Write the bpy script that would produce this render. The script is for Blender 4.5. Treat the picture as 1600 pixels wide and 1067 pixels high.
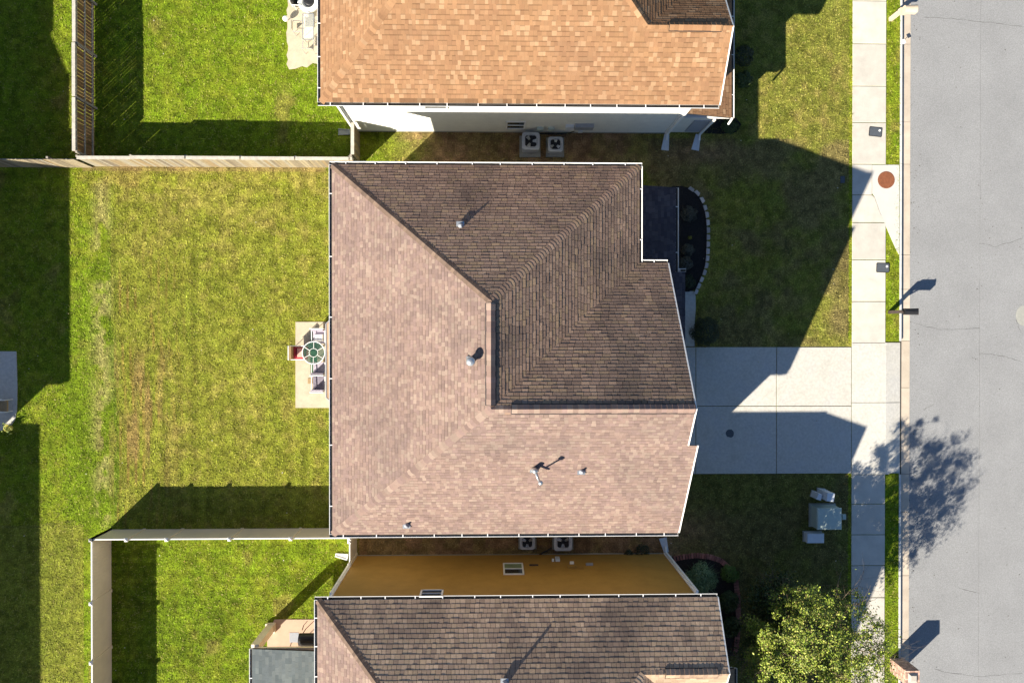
import bpy, math, random
import numpy as np
from mathutils import Vector, Matrix
random.seed(7); rng = np.random.default_rng(7)
for o in list(bpy.data.objects): bpy.data.objects.remove(o)
S = bpy.context.scene
COL = S.collection

# ------------------------------------------------------------------ camera, sky, sun, exposure
H = 38.0; FP = 1244.0; PX, PY = 800.0, 533.5; NX, NY = 770.0, 526.0
fwd = Vector(((PX-NX), -(PY-NY), -FP)).normalized()
rgt = fwd.cross(Vector((0, 1, 0))).normalized(); up = rgt.cross(fwd)
cam = bpy.data.cameras.new('camera'); camo = bpy.data.objects.new('camera', cam); COL.objects.link(camo)
M = Matrix((rgt, up, -fwd)).transposed().to_4x4(); M.translation = (0, 0, H); camo.matrix_world = M
cam.sensor_width = 36; cam.lens = 36*FP/1600; cam.clip_end = 2000; cam.clip_start = 0.5
S.camera = camo
KX, KY = 1.16, 1.11
SUND = Vector((-KX, -KY, 1)).normalized()      # towards the sun
EL = math.asin(SUND.z)
w = bpy.data.worlds.new('World'); S.world = w; w.use_nodes = True
nt = w.node_tree; bg = nt.nodes['Background']
sky = nt.nodes.new('ShaderNodeTexSky'); sky.sky_type = 'NISHITA'; sky.sun_disc = False
sky.sun_elevation = EL; sky.sun_rotation = math.atan2(SUND.x, SUND.y)
sky.air_density = 1.0; sky.dust_density = 0.4; sky.ozone_density = 5.0
nt.links.new(sky.outputs[0], bg.inputs[0]); bg.inputs[1].default_value = 0.055
sl = bpy.data.lights.new('sun', 'SUN'); sl.energy = 5.0; sl.angle = math.radians(0.53); sl.color = (1, 0.915, 0.77)
slo = bpy.data.objects.new('sun', sl); COL.objects.link(slo); slo.location = (-30, -30, 40)
slo.rotation_euler = (-SUND).to_track_quat('-Z', 'Y').to_euler()
S.view_settings.view_transform = 'Standard'; S.view_settings.look = 'None'
S.view_settings.exposure = 1.30; S.view_settings.gamma = 1
try: S.view_settings.use_curve_mapping = False
except Exception: pass
S.render.engine = 'CYCLES'
S.cycles.max_bounces = 5

def G(px, py, z=0.0):
    """where the ray through a photograph pixel meets height z"""
    d = fwd*FP + rgt*(px-PX) + up*(PY-py)
    t = (z-H)/d.z
    return Vector((d.x*t, d.y*t, z))
def GW(px, py, yw):
    """where the ray meets the vertical wall plane y = yw"""
    d = fwd*FP + rgt*(px-PX) + up*(PY-py)
    t = yw/d.y
    return Vector((d.x*t, yw, H+d.z*t))

# ------------------------------------------------------------------ materials
def mat(name, col, rough=0.8, nscale=6, namt=0.15, bump=0.0, bscale=40, metal=0.0, col2=None, attr=False,
        objvar=0.0, fine=0, fscale=60, spec=0.3, trans=0.0):
    m = bpy.data.materials.new(name); m.use_nodes = True
    t = m.node_tree; L = t.links; b = t.nodes['Principled BSDF']
    b.inputs['Roughness'].default_value = rough; b.inputs['Metallic'].default_value = metal
    b.inputs['Specular IOR Level'].default_value = spec
    if trans: b.inputs['Transmission Weight'].default_value = trans
    geo = t.nodes.new('ShaderNodeNewGeometry')
    if attr:
        a = t.nodes.new('ShaderNodeAttribute'); a.attribute_name = 'Col'; src = a.outputs['Color']
    else:
        r = t.nodes.new('ShaderNodeRGB'); r.outputs[0].default_value = (*col, 1); src = r.outputs[0]
    def noise(sc, detail=4):
        n = t.nodes.new('ShaderNodeTexNoise'); n.inputs['Scale'].default_value = sc
        n.inputs['Detail'].default_value = detail; n.inputs['Roughness'].default_value = 0.6
        L.new(geo.outputs['Position'], n.inputs['Vector']); return n
    def mul(src, fac_out, lo, hi):
        mr = t.nodes.new('ShaderNodeMapRange'); mr.inputs[1].default_value = 0.25; mr.inputs[2].default_value = 0.75
        mr.inputs[3].default_value = lo; mr.inputs[4].default_value = hi; L.new(fac_out, mr.inputs[0])
        v = t.nodes.new('ShaderNodeVectorMath'); v.operation = 'SCALE'
        L.new(src, v.inputs[0]); L.new(mr.outputs[0], v.inputs['Scale']); return v.outputs[0]
    n1 = noise(nscale)
    if col2 is not None:
        mx = t.nodes.new('ShaderNodeMix'); mx.data_type = 'RGBA'
        mr = t.nodes.new('ShaderNodeMapRange'); mr.inputs[1].default_value = 0.45; mr.inputs[2].default_value = 0.65
        L.new(n1.outputs['Fac'], mr.inputs[0]); L.new(mr.outputs[0], mx.inputs[0])
        L.new(src, mx.inputs[6]); mx.inputs[7].default_value = (*col2, 1); src = mx.outputs[2]
    if namt: src = mul(src, n1.outputs['Fac'], 1-namt, 1+namt)
    if fine:
        n2 = noise(fscale, 3); src = mul(src, n2.outputs['Fac'], 1-fine, 1+fine)
    if objvar:
        oi = t.nodes.new('ShaderNodeObjectInfo')
        src = mul(src, oi.outputs['Random'], 1-objvar, 1+objvar)
    L.new(src, b.inputs['Base Color'])
    if bump:
        nb = noise(bscale, 5); bp = t.nodes.new('ShaderNodeBump'); bp.inputs['Strength'].default_value = bump
        bp.inputs['Distance'].default_value = 0.03
        L.new(nb.outputs['Fac'], bp.inputs['Height']); L.new(bp.outputs[0], b.inputs['Normal'])
    return m
MT = {
 'grass': mat('lawn_grass', (0,0,0), 0.95, 3.0, 0.22, 0.9, 22, attr=True, fine=0.55, fscale=16, spec=0.1),
 'blade': mat('grass_blades', (0,0,0), 0.8, 2.0, 0.15, attr=True, spec=0.15),
 'field': mat('outer_grass', (0.10,0.14,0.03), 0.95, 0.5, 0.3, 0.5, 15, spec=0.1),
 'shingle': mat('asphalt_shingle', (0,0,0), 0.95, 1.3, 0.10, 0.35, 120, attr=True, fine=0.16, fscale=90, spec=0.12),
 'deck': mat('roof_felt', (0.035,0.03,0.028), 0.95, 5, 0.2),
 'white': mat('white_painted_metal', (0.80,0.80,0.78), 0.45, 5, 0.06),
 'soffit': mat('white_soffit', (0.74,0.73,0.70), 0.6, 5, 0.05),
 'trough': mat('gutter_floor', (0.05,0.045,0.04), 0.9, 9, 0.4),
 'wallw': mat('cream_siding', (0.70,0.70,0.64), 0.65, 2.5, 0.06, fine=0.04, fscale=14),
 'wallo': mat('ochre_siding', (0.36,0.205,0.045), 0.65, 1.6, 0.12, fine=0.05, fscale=14),
 'wallb': mat('beige_siding', (0.52,0.46,0.36), 0.65, 2.5, 0.08),
 'conc': mat('sidewalk_concrete', (0.50,0.47,0.415), 0.85, 1.6, 0.12, 0.25, 90, objvar=0.06, fine=0.07, fscale=45),
 'drive': mat('driveway_concrete', (0.515,0.495,0.445), 0.85, 0.9, 0.15, 0.25, 90, objvar=0.035, fine=0.14, fscale=9, col2=(0.44,0.43,0.405)),
 'apron': mat('fresh_concrete', (0.50,0.49,0.455), 0.85, 1.2, 0.06, 0.2, 90, fine=0.05, fscale=30),
 'dirt_shade': mat('dirt_and_curb_shade', (0.07,0.06,0.05), 0.95, 8, 0.3),  # dirt, also the colour of the painted curb shade
 'gutterc': mat('gutter_concrete', (0.47,0.40,0.32), 0.85, 1.5, 0.16, 0.25, 80, objvar=0.05, fine=0.08, fscale=30),
 'curb': mat('curb_concrete', (0.52,0.52,0.50), 0.85, 3, 0.12, 0.2, 80),
 'asphalt': mat('aged_asphalt', (0.265,0.268,0.272), 0.92, 0.5, 0.08, 0.8, 60, fine=0.3, fscale=26, spec=0.15),
 'crack': mat('crack', (0.10,0.10,0.10), 0.95, 20, 0.3),
 'patio': mat('patio_concrete', (0.45,0.39,0.29), 0.85, 2.5, 0.16, 0.2, 80, fine=0.06),
 'patiop': mat('pink_patio_concrete', (0.48,0.34,0.25), 0.85, 2.5, 0.1, 0.2, 80, fine=0.06),
 'pada': mat('grey_pad', (0.30,0.30,0.27), 0.85, 5, 0.15),
 'wood': mat('weathered_wood', (0,0,0), 0.85, 6, 0.22, 0.4, 60, attr=True, fine=0.12, fscale=50, spec=0.15),
 'vinyl': mat('tan_vinyl', (0.70,0.62,0.49), 0.5, 1.5, 0.07, fine=0.03),
 'vinylt': mat('white_vinyl_cap', (0.78,0.76,0.72), 0.45, 4, 0.04),
 'metal': mat('galvanised_metal', (0.50,0.52,0.53), 0.35, 12, 0.2, metal=0.7),
 'grey': mat('grey_paint', (0.30,0.32,0.36), 0.5, 8, 0.1),
 'acmet': mat('condenser_paint', (0.42,0.44,0.47), 0.5, 8, 0.1),
 'acdark': mat('condenser_dark', (0.02,0.022,0.03), 0.7, 8, 0.2),
 'black': mat('black_paint', (0.018,0.018,0.02), 0.45, 8, 0.2),
 'blackm': mat('black_mulch', (0.016,0.014,0.014), 0.95, 14, 0.5, 1.0, 30, fine=0.5, fscale=25),
 'dmulch': mat('dark_mulch', (0.035,0.024,0.02), 0.95, 14, 0.5, 1.0, 30, fine=0.5, fscale=25),
 'brown': mat('dark_brown_wood', (0.060,0.045,0.038), 0.7, 9, 0.2),
 'tan': mat('tan_plastic', (0.55,0.45,0.33), 0.55, 6, 0.1),
 'rust': mat('rusted_iron', (0.21,0.075,0.035), 0.85, 9, 0.25, 0.5, 60, fine=0.2, fscale=50),
 'lid': mat('meter_lid_plastic', (0.075,0.085,0.10), 0.55, 14, 0.15),
 'util': mat('pale_green_steel', (0.42,0.50,0.46), 0.45, 4, 0.08),
 'utilw': mat('pale_grey_fibreglass', (0.62,0.66,0.70), 0.5, 6, 0.06),
 'glass': mat('window_glass', (0.02,0.025,0.03), 0.08, 3, 0.1, spec=0.7),
 'shadeg': mat('green_blind', (0.22,0.28,0.16), 0.6, 3, 0.2),
 'bark': mat('bark', (0.20,0.15,0.105), 0.9, 9, 0.3, 0.6, 30),
 'leaf': mat('leaves', (0,0,0), 0.55, 2, 0.15, attr=True, spec=0.3),
 'stone': mat('edging_stone', (0.42,0.39,0.37), 0.85, 9, 0.2, 0.5, 50, objvar=0.2),
 'brick': mat('red_brick', (0.34,0.14,0.11), 0.85, 9, 0.2, 0.4, 60, objvar=0.25),
 'brickp': mat('pale_brick', (0.50,0.32,0.25), 0.85, 9, 0.2, 0.4, 60, objvar=0.3),
 'mortar': mat('mortar', (0.42,0.38,0.33), 0.95, 20, 0.2),
 'awn': mat('tan_awning', (0.33,0.22,0.14), 0.8, 6, 0.15, 0.2, 60),
 'cush': mat('mauve_grey_cushion', (0.40,0.36,0.42), 0.9, 10, 0.3, 0.3, 30),
 'cushd': mat('grey_cushion', (0.20,0.18,0.22), 0.9, 10, 0.35, 0.3, 30),
 'pink': mat('pink_cushion', (0.72,0.36,0.30), 0.9, 10, 0.15),
 'red': mat('red_cushion', (0.38,0.04,0.06), 0.9, 10, 0.15),
 'sling': mat('tan_sling', (0.33,0.23,0.12), 0.9, 10, 0.2),
 'turf': mat('green_mat', (0.03,0.11,0.04), 0.95, 20, 0.3, 0.5, 60),
 'tglass': mat('green_table_glass', (0.04,0.10,0.07), 0.12, 3, 0.2, spec=0.6),
 'yel': mat('yellow_plastic', (0.55,0.48,0.10), 0.5, 3, 0.1),
 'pipew': mat('pale_pipe', (0.55,0.50,0.42), 0.6, 5, 0.1),
 'solar': mat('white_globe', (0.85,0.85,0.83), 0.4, 3, 0.02),
}
def clear_glass():
    m = bpy.data.materials.new('clear_table_glass'); m.use_nodes = True; t = m.node_tree
    b = t.nodes['Principled BSDF']; b.inputs['Base Color'].default_value = (0.9, 0.95, 0.93, 1)
    b.inputs['Roughness'].default_value = 0.05; b.inputs['Alpha'].default_value = 0.12
    return m
MT['clear'] = clear_glass()
MT['tglass'].node_tree.nodes['Principled BSDF'].inputs['Alpha'].default_value = 0.5

# ------------------------------------------------------------------ mesh helpers
class MB:
    def __init__(s): s.v = []; s.f = []; s.c = []
    def poly(s, pts, col=None):
        i = len(s.v); s.v += [tuple(p) for p in pts]; s.f.append(tuple(range(i, i+len(pts)))); s.c.append(col)
    def box(s, c, d, rz=0, col=None, taper=1.0):
        cx, cy, cz = c; hx, hy, hz = d[0]/2, d[1]/2, d[2]/2; i = len(s.v); ca, sa = math.cos(rz), math.sin(rz)
        for z, k in ((-hz, 1.0), (hz, taper)):
            for x, y in ((-hx,-hy),(hx,-hy),(hx,hy),(-hx,hy)):
                x *= k; y *= k; s.v.append((cx+x*ca-y*sa, cy+x*sa+y*ca, cz+z))
        for f in ((3,2,1,0),(4,5,6,7),(0,1,5,4),(1,2,6,5),(2,3,7,6),(3,0,4,7)):
            s.f.append(tuple(i+k for k in f)); s.c.append(col)
        return s
    def prism(s, pts, z0, z1, col=None):
        """pts: list of (x,y) counter-clockwise"""
        a = sum(pts[k][0]*pts[(k+1)%len(pts)][1]-pts[(k+1)%len(pts)][0]*pts[k][1] for k in range(len(pts)))
        if a < 0: pts = pts[::-1]
        n = len(pts); i = len(s.v)
        s.v += [(p[0], p[1], z0) for p in pts]+[(p[0], p[1], z1) for p in pts]
        s.f.append(tuple(i+n+k for k in range(n))); s.c.append(col)
        s.f.append(tuple(i+n-1-k for k in range(n))); s.c.append(col)
        for k in range(n):
            q = (k+1) % n; s.f.append((i+k, i+q, i+n+q, i+n+k)); s.c.append(col)
        return s
    def tube(s, p, q, r0, r1=None, n=8, col=None, caps=True):
        p = Vector(p); q = Vector(q); r1 = r0 if r1 is None else r1
        d = (q-p).normalized(); a = d.orthogonal().normalized(); b = d.cross(a); i = len(s.v)
        for c, r in ((p, r0), (q, r1)):
            for k in range(n):
                t = 2*math.pi*k/n; s.v.append(tuple(c+a*(r*math.cos(t))+b*(r*math.sin(t))))
        for k in range(n):
            j = (k+1) % n; s.f.append((i+k, i+j, i+n+j, i+n+k)); s.c.append(col)
        if caps:
            s.f.append(tuple(i+n-1-k for k in range(n))); s.c.append(col)
            s.f.append(tuple(i+n+k for k in range(n))); s.c.append(col)
        return s
    def lathe(s, c, prof, n=16, col=None):
        i = len(s.v)
        for r, z in prof:
            for k in range(n):
                t = 2*math.pi*k/n; s.v.append((c[0]+r*math.cos(t), c[1]+r*math.sin(t), c[2]+z))
        for j in range(len(prof)-1):
            for k in range(n):
                q = (k+1) % n; s.f.append((i+j*n+k, i+j*n+q, i+(j+1)*n+q, i+(j+1)*n+k)); s.c.append(col)
        s.f.append(tuple(i+n-1-k for k in range(n))); s.c.append(col)
        m = i+(len(prof)-1)*n; s.f.append(tuple(m+k for k in range(n))); s.c.append(col)
        return s
    def mesh(s, name, m):
        me = bpy.data.meshes.new(name); me.from_pydata(s.v, [], s.f); me.materials.append(m)
        if any(c is not None for c in s.c):
            at = me.color_attributes.new('Col', 'FLOAT_COLOR', 'CORNER'); arr = []
            for f, c in zip(s.f, s.c):
                c = c or (0.2, 0.2, 0.2); arr += [c[0], c[1], c[2], 1.0]*len(f)
            at.data.foreach_set('color', arr)
        return me
    def build(s, name, m, parent=None, smooth=False):
        me = s.mesh(name, MT[m] if isinstance(m, str) else m)
        if smooth: me.shade_smooth()
        return link(name, me, parent)
def link(name, me, parent=None):
    o = bpy.data.objects.new(name, me); COL.objects.link(o)
    if parent is not None:
        o.parent = parent
        if parent.parent is None: o.matrix_parent_inverse = Matrix.Translation(-parent.location)
        else: o.matrix_parent_inverse = Matrix.Translation(-parent.parent.location) if parent.type != 'EMPTY' else Matrix()
    return o
def thing(name, label, cat, loc=(0, 0, 0), group=None, kind=None):
    o = bpy.data.objects.new(name, None); COL.objects.link(o); o.location = loc; o.empty_display_size = 0.3
    o['label'] = label; o['category'] = cat
    if group: o['group'] = group
    if kind: o['kind'] = kind
    return o
def tag(o, label=None, cat=None, group=None, kind=None):
    if label: o['label'] = label
    if cat: o['category'] = cat
    if group: o['group'] = group
    if kind: o['kind'] = kind
    return o
def arrmesh(name, V, F, C, m):
    """V (n,3), F (m,k) int, C (m,3) colour per face"""
    me = bpy.data.meshes.new(name); k = F.shape[1]
    me.vertices.add(len(V)); me.vertices.foreach_set('co', V.astype(np.float32).ravel())
    me.loops.add(F.size); me.loops.foreach_set('vertex_index', F.astype(np.int32).ravel())
    me.polygons.add(len(F)); me.polygons.foreach_set('loop_start', np.arange(0, F.size, k, dtype=np.int32))
    me.polygons.foreach_set('loop_total', np.full(len(F), k, dtype=np.int32))
    me.update(calc_edges=True)
    at = me.color_attributes.new('Col', 'FLOAT_COLOR', 'CORNER')
    c4 = np.ones((len(F), k, 4), np.float32); c4[:, :, :3] = C[:, None, :]
    at.data.foreach_set('color', c4.ravel()); me.materials.append(m); me.validate(); return me

# numpy value noise
_T = rng.random((256, 256))
def vn(x, y, sc):
    x = np.asarray(x)*sc+1000.3; y = np.asarray(y)*sc+1000.7
    xi = np.floor(x).astype(int); yi = np.floor(y).astype(int); fx = x-xi; fy = y-yi
    fx = fx*fx*(3-2*fx); fy = fy*fy*(3-2*fy)
    a = _T[xi % 256, yi % 256]; b = _T[(xi+1) % 256, yi % 256]; c = _T[xi % 256, (yi+1) % 256]; d = _T[(xi+1) % 256, (yi+1) % 256]
    return (a*(1-fx)+b*fx)*(1-fy)+(c*(1-fx)+d*fx)*fy
def fbm(x, y, sc): return 0.5*vn(x, y, sc)+0.28*vn(x+37, y-11, sc*2.1)+0.22*vn(x-5, y+71, sc*4.3)

# ------------------------------------------------------------------ ground, lawn
gm = MB(); gm.box((0, 0, -0.45), (900, 900, 0.2)); g = gm.build('ground', 'field'); g['kind'] = 'structure'

XC0 = G(1405, 533).x; XC1 = G(1408.3, 533).x; XG1 = G(1423.5, 533).x       # curb back, curb face, gutter edge
XS0 = G(1330.5, 533).x; XS1 = G(1383.5, 533).x                              # sidewalk
def px_of(x, y):   # approximate ground pixel
    return 770+x*32.7, 526-y*32.7
def sm(a, b, t): t = np.clip((t-a)/(b-a), 0, 1); return t*t*(3-2*t)
LUSH = np.array((0.118, 0.175, 0.008)); MID = np.array((0.200, 0.198, 0.020)); DRY = np.array((0.35, 0.275, 0.09))
OLIVE = np.array((0.145, 0.150, 0.026)); DIRT = np.array((0.25, 0.155, 0.080)); BRN = np.array((0.23, 0.155, 0.055))
def lawn_colour(x, y):
    px, py = px_of(x, y)
    jx = px+22*(fbm(x, y, 0.7)-0.5)*2; jy = py+22*(fbm(x+50, y, 0.7)-0.5)*2
    big = fbm(x, y, 0.35); med = fbm(x+9, y+3, 1.3); sml = vn(x, y, 5.0)
    dry = 0.30+0.40*(big-0.5)+0.45*(med-0.5)+0.5*(vn(x+3, y, 3.1)-0.5)
    dry = dry+0.30*(vn(x*1.0, y*0.12, 2.3)-0.5)*sm(190, 215, px)*(1-sm(500, 520, px))*sm(300, 420, py)*(1-sm(800, 850, py))
    # centre back yard: drier, lush down its west side
    cy = sm(175, 205, jx)*(1-sm(512, 530, px))*sm(255, 270, py)*(1-sm(820, 850, py))
    dry = dry+cy*(0.22+0.25*np.exp(-((px-330)**2/140**2+(py-330)**2/70**2)))
    dry = dry-0.35*(1-sm(185, 205, jx))*sm(100, 120, px)*sm(400, 500, py)*(1-sm(800, 850, py))
    dry = dry-0.15*((py < 245)*(px < 540))
    dry = dry-0.20*((py > 840)*(px > 140)*(px < 560))
    dry = dry+0.22*sm(200, 260, py)*(1-sm(290, 330, py))*(px < 520)*(px > 110)*vn(x, y, 0.6)
    dry = dry+0.12*((px < 139)*(py > 810))
    fr = sm(1000, 1020, px)
    dry = dry+fr*0.22*(py < 740)
    dry = dry-0.22*((px > XS1*32.7+770))
    dry = np.clip(dry, 0, 1)[..., None]
    c = LUSH*(1-dry)+MID*dry
    d2 = np.clip((dry-0.58)*2.2, 0, 1); c = c*(1-d2*0.6)+DRY*(d2*0.6)
    # centre yard: olive, with mowing rows; a greener strip west of a faint edge
    edge_ = 186+6*np.sin(py/90.0)+4*(vn(y, x*0, .5)-.5)
    ce = sm(-2, 4, px-edge_)*(1-sm(508, 520, px))*sm(255, 275, py)*(1-sm(805, 835, py))
    k = (ce*0.45)[..., None]; c = c*(1-k)+np.array((0.180, 0.176, 0.030))*(0.65+0.7*fbm(x, y, 0.8))[..., None]*k
    rows = np.clip(np.sin((px-edge_)*0.52+0.8*vn(x*.4, y*.3, 1.0)), -.2, 1)*ce*np.exp(-((px-225)/60)**2)*sm(330, 460, py)
    k = (np.clip(rows, 0, 1)*0.55*sm(.2, .7, vn(x*1.3, y*.5, 1.5)))[..., None]; c = c*(1-k)+np.array((0.24, 0.135, 0.045))*k
    c = c*(1+0.10*np.sin(px*0.26)*ce*sm(0.3, .6, vn(x*.5, y*.2, 1.2)))[..., None]
    k = (np.exp(-((px-edge_+2)/3.0)**2)*sm(300, 420, py)*(1-sm(800, 830, py)))[..., None]*.35; c = c*(1-k)+np.array((.06, .10, .012))*k
    # tan scuffs along the greener strip
    k = (np.exp(-((px-168)/14)**2)*sm(.45, .62, fbm(x, y*.7, 1.4))*sm(270, 300, py)*(1-sm(800, 830, py)))[..., None]*.6; c = c*(1-k)+np.array((.33, .27, .11))*k
    # mowing rows of the bottom left yard and worn furrow behind the fence
    bl = (px > 175)*(px < 540)*(py > 848); c = c*(1+0.09*np.sin(py*0.42+.5*vn(x, y, .6))*bl)[..., None]
    c = c*(1-(0.28*np.clip(fbm(x+7, y-3, 1.0)-.48, 0, .2)*5*bl)[..., None])
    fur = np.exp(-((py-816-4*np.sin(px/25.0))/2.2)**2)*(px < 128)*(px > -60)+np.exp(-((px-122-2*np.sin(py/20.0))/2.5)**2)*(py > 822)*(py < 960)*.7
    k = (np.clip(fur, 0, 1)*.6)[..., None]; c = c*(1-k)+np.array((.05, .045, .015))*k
    # olive strip behind the vinyl fence, brown streaks
    k = ((px < 139)*(py > 815))[..., None]*0.55; c = c*(1-k)+OLIVE*k
    st = (np.exp(-((px-225)/48)**2)*sm(520, 590, py)*(1-sm(740, 810, py))*sm(0.35, 0.75, vn(x*1.6, y*0.25, 2.2)))[..., None]*0.75
    c = c*(1-st)+BRN*st
    st = (sm(0.66, 0.8, fbm(x*0.6, y*0.5, 0.9)))[..., None]*0.4; c = c*(1-st)+BRN*st
    # mowing lines
    c = c*(1+0.05*np.sin(px*0.30+1.5*vn(x, y, 0.5))*cy)[..., None]
    # front lawns: brownish turf, painted browner and darker where shade falls
    k = (fr*(px < 1330)*(0.45+0.55*sm(0.35, 0.6, fbm(x, y, 0.5))*(py > 215)))[..., None]*0.85; c = c*(1-k)+np.array((0.150, 0.115, 0.048))*(0.7+0.6*fbm(x*1.5, y*.35, 1.2))[..., None]*k
    k = ((py > 742)*(px > 1040)*(px < 1330))[..., None]*0.55; c = c*(1-k)+np.array((0.095, 0.085, 0.028))*k  # shade of the bottom front lawn darkened into its colour
    # bare dirt between the houses
    d = np.maximum(sm(575, 700, jx)*(1-sm(960, 1060, jx))*(jy > 195)*(jy < 275), sm(556, 565, px)*(1-sm(1040, 1075, jx))*(jy > 815)*(jy < 885))
    d = np.maximum(d, 0.8*np.exp(-(((px-1075)/45)**2+((py-835)/35)**2)))
    d = np.maximum(d, 0.85*sm(595, 640, jx)*(1-sm(720, 760, px))*(py > 200)*(py < 262)*sm(0.3, 0.55, med))
    d = np.maximum(d, 0.75*np.exp(-((py-266)/5.5)**2)*(px > 140)*(px < 512))
    d = np.maximum(d, 0.8*np.exp(-(((px-1085)/70)**2+((py-238)/18)**2)))
    d = (d*(0.80+0.20*sm(0.35, 0.6, fbm(x+3, y, 1.6))))[..., None]
    dc = DIRT*(0.55+0.75*fbm(x, y+40, 1.1))[..., None]
    c = c*(1-d)+dc*d
    return c*(0.66+0.68*sml)[..., None], d[..., 0]
step = 0.12
xs = np.arange(-42, XC0-0.005, step); xs = np.append(xs, XC0); ys = np.arange(-27, 27, step)
XX, YY = np.meshgrid(xs, ys); ZZ = 0.012*(fbm(XX, YY, 2.0)-0.5)
V = np.stack([XX, YY, ZZ], -1).reshape(-1, 3); nx_, ny_ = len(xs), len(ys)
ii = (np.arange(ny_-1)[:, None]*nx_+np.arange(nx_-1)[None]).ravel()
F = np.stack([ii, ii+1, ii+1+nx_, ii+nx_], -1)
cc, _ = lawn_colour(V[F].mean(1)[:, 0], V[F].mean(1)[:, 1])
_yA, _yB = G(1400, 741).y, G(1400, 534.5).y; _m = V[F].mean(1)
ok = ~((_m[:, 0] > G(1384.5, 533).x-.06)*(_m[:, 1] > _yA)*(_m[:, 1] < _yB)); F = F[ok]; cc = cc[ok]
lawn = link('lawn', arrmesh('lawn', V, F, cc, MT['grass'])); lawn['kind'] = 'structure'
sk = MB(); sk.box(((-42+XC0-0.02)/2, 0, -0.29), (42+XC0-0.04, 54, 0.24)); sb_ = sk.build('soil', 'dirt_shade', lawn); sb_['kind'] = 'structure'

# ------------------------------------------------------------------ road, gutter, curb, sidewalk, driveway
ROADZ = -0.125
YT, YB = 27.0, -27.0
rd = MB(); XM = G(1533, 533).x
rd.box(((XG1+XM)/2, 0, ROADZ-0.1), (XM-XG1, 54, 0.2)); road = rd.build('road', 'asphalt'); road['kind'] = 'structure'
rd = MB(); rd.box(((XM+0.012+31)/2, 0, ROADZ-0.1), (31-XM-0.012, 54, 0.2)); o = rd.build('far_lane', 'asphalt', road)
def crack(pts, w_=0.012):
    m = MB(); P = []
    for (a, b) in zip(pts[:-1], pts[1:]):
        a = G(*a); b = G(*b)
        for t in np.linspace(0, 1, 7)[:-1]:
            p = a.lerp(b, t); P.append(Vector((p.x+random.uniform(-.03, .03), p.y+random.uniform(-.03, .03), 0)))
    P.append(G(*pts[-1]))
    for a, b in zip(P[:-1], P[1:]):
        d = (b-a); n = Vector((-d.y, d.x, 0)).normalized()*w_*random.uniform(.3, 1)
        m.prism([tuple((a+n)[:2]), tuple((a-n)[:2]), tuple((b-n)[:2]), tuple((b+n)[:2])], ROADZ-0.01, ROADZ+0.003)
    return m
m = MB()
for c_ in ([(1446, 25), (1490, 28), (1540, 33), (1600, 40)], [(1463, 1046), (1480, 1052), (1530, 1058), (1600, 1053)],
           [(1430, 505), (1470, 515), (1533, 512)], [(1598, 480), (1590, 500), (1598, 520)], [(1533, 552), (1568, 556), (1600, 566)], [(1533, 380), (1560, 385), (1600, 372)],
           [(1445, 640), (1462, 632)], [(1500, 920), (1533, 928)]):
    q = crack(c_); i = len(m.v); m.v += q.v; m.f += [tuple(k+i for k in f) for f in q.f]; m.c += q.c
m.build('crack_lines', 'crack', road)
mm = MB(); _c = G(1603, 493); mm.prism([(_c.x+.42*math.cos(a), _c.y+.5*math.sin(a)) for a in np.linspace(0, 2*math.pi, 21)[:-1]], ROADZ-.02, ROADZ+.004); mm.build('patch', 'pada', road)
mm = MB(); _r = random.Random(8)
for k in range(170):
    _p = (_r.uniform(XG1, XG1+.5) if k < 90 else _r.uniform(XG1, 27), _r.uniform(-17, 17)); _a = _r.uniform(0, 3.1); _l = _r.uniform(.02, .05)
    mm.box((_p[0], _p[1], ROADZ+.008), (_l, _l*.6, .012), rz=_a)
_o = mm.build('grit', 'dirt_shade', road); _o['kind'] = 'stuff'
# gutter pan in cast lengths
gj = [-170, -60, 68, 190, 256, 398, 452, 533, 606, 741, 801, 900, 1000, 1100, 1240]
gut = thing('gutter_pan', 'tan concrete gutter pan along the curb', 'gutter', (XC1, 0, 0), kind='structure'); del gut['category']
for a, b in zip(gj[:-1], gj[1:]):
    ya = G(1415, a).y; yb = G(1415, b).y
    mm = MB(); mm.box(((XC1+XG1)/2, (ya+yb)/2, ROADZ-0.06), (XG1-XC1-0.006, abs(ya-yb)-0.02, 0.13)); mm.build('gutter_slab', 'gutterc', gut)
yA0, yA1 = G(1400, 533).y, G(1400, 741).y
cu = thing('curb', 'pale concrete curb along the street edge', 'curb', (XC0, 0, 0), kind='structure'); del cu['category']
for a, b in zip(gj[:-1], gj[1:]):
    ya = G(1405, a).y; yb = G(1405, b).y
    if a >= 533 and b <= 741: continue
    mm = MB(); yc = (ya+yb)/2; L_ = abs(ya-yb)-0.012
    mm.prism([(XC0+0.004, yc-L_/2), (XC1-0.004, yc-L_/2), (XC1-0.004, yc+L_/2), (XC0+0.004, yc+L_/2)], -0.3, 0.022); mm.build('curb_stone', 'curb', cu)
mm = MB(); mm.box((XC1+.035, 0, ROADZ+.006), (.065, 54, .006)); o = mm.build('curb_shadow', 'dirt_shade', gut)  # dark strip that widens the curb's shadow on the gutter pan
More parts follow.
